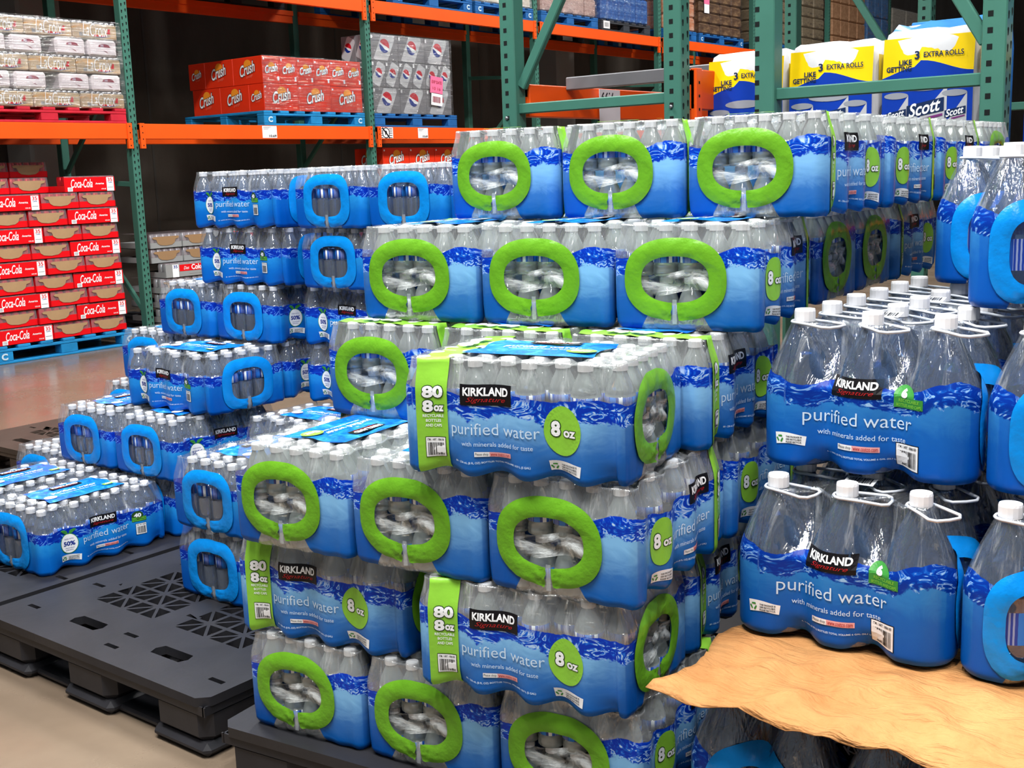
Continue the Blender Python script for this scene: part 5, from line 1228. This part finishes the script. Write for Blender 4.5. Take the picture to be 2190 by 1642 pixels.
up_pallet('pallet under the far blue boxes', 20.78, 21.80, M_PDARK); load('far stack of blue boxes with brown pictures and white straps', 'bluebox', 20.8, 21.78, 1.4, 2, 3)
up_pallet('pallet under the far white load', 21.95, 23.4, M_PDARK); load('far whitish wrapped load sloping at its top', 'white', 22.0, 23.35, .95, 2, 2)
for (y, z, nm) in ((15.0, 3.50, 'brown trays'), (16.62, 3.42, 'olive trays')):
    r = thing('date_tag', 'pink and white date tag hanging on the far ' + nm, 'tag', T(RX + .053, y, z)); b = MB(); b.box(0, -.075, -.02, .001, .075, .19); b.obj('pink_sheet', [plain('tag_pink', srgb(246, 110, 150), .55)], r); b = MB(); b.box(0, -.07, -.14, .001, .07, -.022); b.obj('white_sheet', [plain('label_white', srgb(232, 230, 232), .5)], r)
    V, Fc = fit_text('9-21', .09, .05, bold=.02); b = MB(); b.add([(.002, v[0], v[1] + .09) for v in V], Fc, 0); b.obj('lettering', [M_MAROON], r)
# ---------------------------------------------------------------- bath tissue packs on the near rack
M_SBLUE = plain('tissue_blue', srgb(18, 60, 170), .3, vary=.05, scale=6, bump=.25, bscale=22)
M_SYEL = plain('tissue_yellow', srgb(246, 208, 10), .3, vary=.04, scale=8); M_SWHITE = plain('tissue_white', srgb(226, 226, 230), .35, vary=.05, scale=9, bump=.3, bscale=25)
M_ROLL = plain('print_roll_grey', srgb(188, 190, 196), .4); M_ROLL2 = plain('print_roll_shade', srgb(150, 154, 164), .4); M_SNAVY = plain('print_dark_navy', srgb(22, 44, 84), .4); M_SPUR = plain('print_purple', srgb(120, 50, 120), .4)
def tissue_mesh():
    W, Hh, D = .335, .415, .29; n = 12
    b = MB(); V = []; Fc = []
    prof = [(.94, .985, 0.0), (1.0, 1.0, .015), (1.005, 1.0, .10), (1.0, .99, .24), (.995, .985, .33), (.985, .96, .375), (.95, .90, .400), (.86, .74, .412)]
    pts = []
    for k in range(24):
        a = 2 * PI * (k + .5) / 24; c, s = math.cos(a), math.sin(a); q = (abs(c) ** 6 + abs(s) ** 6) ** (-1 / 6); pts.append((W / 2 * c * q, D / 2 * s * q))
    for (sx, sy, z) in prof:
        for k, (x, y) in enumerate(pts): V.append((x * sx, y * sy, z + .004 * math.sin(k * 1.9 + z * 30) * (z > .3)))
    for j in range(len(prof) - 1):
        for k in range(24): Fc.append((j * 24 + k, j * 24 + (k + 1) % 24, (j + 1) * 24 + (k + 1) % 24, (j + 1) * 24 + k))
    Fc.append(tuple((len(prof) - 1) * 24 + k for k in range(24)))
    cx = lambda f: sum(V[i][0] for i in f) / len(f); b.add(V, Fc, 0, True); body = b.mesh('wrapper', [M_SWHITE])
    p = MB(); yf = -D / 2 - .0035
    def put(sh2, x, z, mi, lift=0, lean=True):
        Vv, F2 = sh2; p.add([(x + q[0], yf - lift * .0008 + max(0, z + q[1] - .34) * .30, z + q[1]) for q in Vv], F2, mi)
    nn = 14; lo = [(-W / 2 + .012 + (W - .024) * i / nn, 0.262 + .022 * math.sin(i / nn * 5.2 - .6) + (.020 if i > 5 else 0) * 1.0) for i in range(nn + 1)]
    for i in range(nn):      # blue field and yellow wave
        (xa, za), (xb, zb) = lo[i], lo[i + 1]
        put((np.array([(xa, .006), (xb, .006), (xb, zb), (xa, za)]), [(0, 1, 2, 3)]), 0, 0, 0); put((np.array([(xa, za), (xb, zb), (xb, .384), (xa, .384)]), [(0, 1, 2, 3)]), 0, 0, 1)
    def roll(x, z, w, h):
        put((np.array([(-w / 2, -h / 2)] + [(w / 2 * math.sin(a), -h / 2 - h * .09 * math.cos(a)) for a in np.linspace(-1.4, 1.4, 7)] + [(w / 2, -h / 2), (w / 2, h / 2), (-w / 2, h / 2)]), [tuple(range(10))]), x, z, 2, 1); put(ellipse(w / 2, h * .09, 20, 1), x, z + h / 2, 7, 2)
    roll(-.105, .125, .085, .125); roll(.095, .125, .085, .125); roll(-.005, .130, .150, .170)
    for x, z, s in ((-.005, .135, 1), (-.105, .12, .55), (.098, .12, .55)):
        put((np.array([(-.062, -.028), (.066, -.006), (.066, .040), (.03, .034), (-.062, .016)]) * s, [(0, 1, 2, 3, 4)]), x, z, 3, 3); Vv, F2 = fit_text('Scott', .108 * s, .046 * s, bold=.02, shear=.2); Vv = np.column_stack([Vv[:, 0], Vv[:, 1] + Vv[:, 0] * .2]); put((Vv, F2), x, z + .008 * s, 4, 4)
        put((np.array([(-.02, -.012), (.062, .006), (.062, .014), (-.02, -.002)]) * s, [(0, 1, 2, 3)]), x, z - .028 * s, 5, 3)
    Vv, F2 = fit_text('1100', .075, .032, bold=.05, shear=.2); Vv = np.column_stack([Vv[:, 0], Vv[:, 1] + Vv[:, 0] * .15]); put((Vv, F2), .02, .052, 6, 4); Vv, F2 = fit_text('1100', .072, .029, bold=.015, shear=.2); Vv = np.column_stack([Vv[:, 0], Vv[:, 1] + Vv[:, 0] * .15]); put((Vv, F2), .02, .052, 1, 5)
    put(fit_text('LIKE', .045, .018, bold=.03), -.075, .300, 3, 2); put(fit_text('GETTING', .088, .018, bold=.03), -.097, .279, 3, 2); put(fit_text('3', .017, .028, bold=.03), -.035, .322, 3, 2); put(fit_text('EXTRA ROLLS', .135, .018, bold=.02), .055, .322, 3, 2)
    put(patch(.05, .02), .12, .02, 4, 1)
    sd = MB(); sd.add([(W / 2 + .0035, -D / 2 + .02, .26), (W / 2 + .0035, D / 2 - .02, .26), (W / 2 + .003, D / 2 - .02, .355), (W / 2 + .003, -D / 2 + .02, .355)], [(0, 1, 2, 3)], 0)
    for k in range(3): V2, F2 = ellipse(.045, .05, 14, 1); sd.add([(W / 2 + .0045, -.08 + k * .08 + v[0], .13 + (k % 2) * .03 + v[1]) for v in V2], F2, 1 + k % 2)
    return body, p.mesh('printed_art', [M_SBLUE, M_SYEL, M_ROLL, M_SNAVY, M_WHITE, M_SPUR, M_BLACK, M_ROLL2]), sd.mesh('side_art', [M_SYEL, M_ROLL2, plain('print_mauve', srgb(176, 150, 170), .5)])
_tb, _tp, _ts = tissue_mesh()
def tissue(label, x, y, z, rz=0.0):
    r = thing('bath_tissue_pack', label, 'tissue pack', T(x, y, z, rz), 'bath tissue packs'); obj('wrapper', _tb, r); obj('printed_art', _tp, r); obj('side_art', _ts, r); return r
zs = 1.285
sh = thing('rack_shelf', 'dark shelf deck of the near rack under the tissue packs', 'shelf', T(0, 0, 0)); b = MB(); b.box(-2.62, 4.12, zs - .02, -.55, 5.6, zs, 0); b.obj('deck', [M_PDARK], sh)
for yy in (4.13, 5.56): b = MB(); b.box(-2.62, yy - .02, zs - .14, -.55, yy + .02, zs - .02, 0, None, .004); b.obj('beam', [M_ORANGE], sh)
for xx in (-2.58, -.60):
    for yy in (4.13, 5.56): b = MB(); b.box(xx - .035, yy - .035, 0, xx + .035, yy + .035, zs - .141, 0, None, .004); b.obj('post', [M_RACKGREEN], sh)
tissue('bath tissue pack half hidden between the two frames', -2.165, 4.34, zs, R(2)); tissue('bath tissue pack left inside the nearest frame', -1.818, 4.33, zs + .004, R(3)); tissue('bath tissue pack right inside the nearest frame, standing highest', -1.462, 4.33, zs + .018, R(2))
tissue('bath tissue pack in shade past the nearest frame post', -1.02, 4.52, zs, R(-4))
tissue('bath tissue pack at the picture edge past the nearest post', -.70, 4.62, zs, R(-4))
M_LBLUE = plain('wrapper_light_blue', srgb(70, 140, 206), .25, vary=.1, scale=8, bump=.3, bscale=20); M_DBLUE = plain('wrapper_dark_blue', srgb(24, 50, 110), .3, vary=.1, scale=8, bump=.3, bscale=20)
def soft(label, x, y, z, w, d, h, mat):
    r = thing('wrapped_bundle', label, 'bundle', T(x, y, z)); b = MB(); n = 20; V = []; Fc = []
    prof = [(.96, 0), (1, .03), (1, h * .8), (.97, h * .93), (.85, h)]
    for s, zz in prof:
        for k in range(n): a = 2 * PI * (k + .5) / n; c, q = math.cos(a), math.sin(a); m = (abs(c) ** 5 + abs(q) ** 5) ** (-1 / 5); V.append((w / 2 * c * m * s, d / 2 * q * m * s, zz + (.012 * math.sin(k * 2.3) if zz > h * .9 else 0)))
    for j in range(len(prof) - 1):
        for k in range(n): Fc.append((j * n + k, j * n + (k + 1) % n, (j + 1) * n + (k + 1) % n, (j + 1) * n + k))
    Fc.append(tuple((len(prof) - 1) * n + k for k in range(n))); b.add(V, Fc, 0, True); b.obj('wrapper', [mat], r)
    f = MB(); f.box(-w * .36, -d * .02, h - .004, w * .36, d * .02, h + .022, 0, None, .004); f.obj('folded_seam', [mat], r); return r
soft('light blue plastic bundle behind the highest tissue pack', -1.55, 4.70, zs, .42, .34, .485, M_LBLUE)
soft('dark blue plastic bundle behind the left tissue pack', -2.02, 4.72, zs, .46, .36, .44, M_DBLUE)
soft('light blue plastic bundle at the picture edge behind the post', -1.02, 4.92, zs, .5, .36, .56, M_LBLUE)
# farther rack frames on the other side of the near aisle
for x_, y_, lb in ((-3.1356, 6.7, 'green rack frame one bay behind the near frame'), (-1.9652, 6.7, 'green rack frame one bay behind the tissue packs')):
    frame('rack_upright', lb, x_, x_ + .79, y_, 4.2, (0, 1), (-.6, -.3), [(x_ + .04, 1.53, x_ + .75, 1.53), (x_ + .75, 1.62, x_ + .04, 2.72)], None)
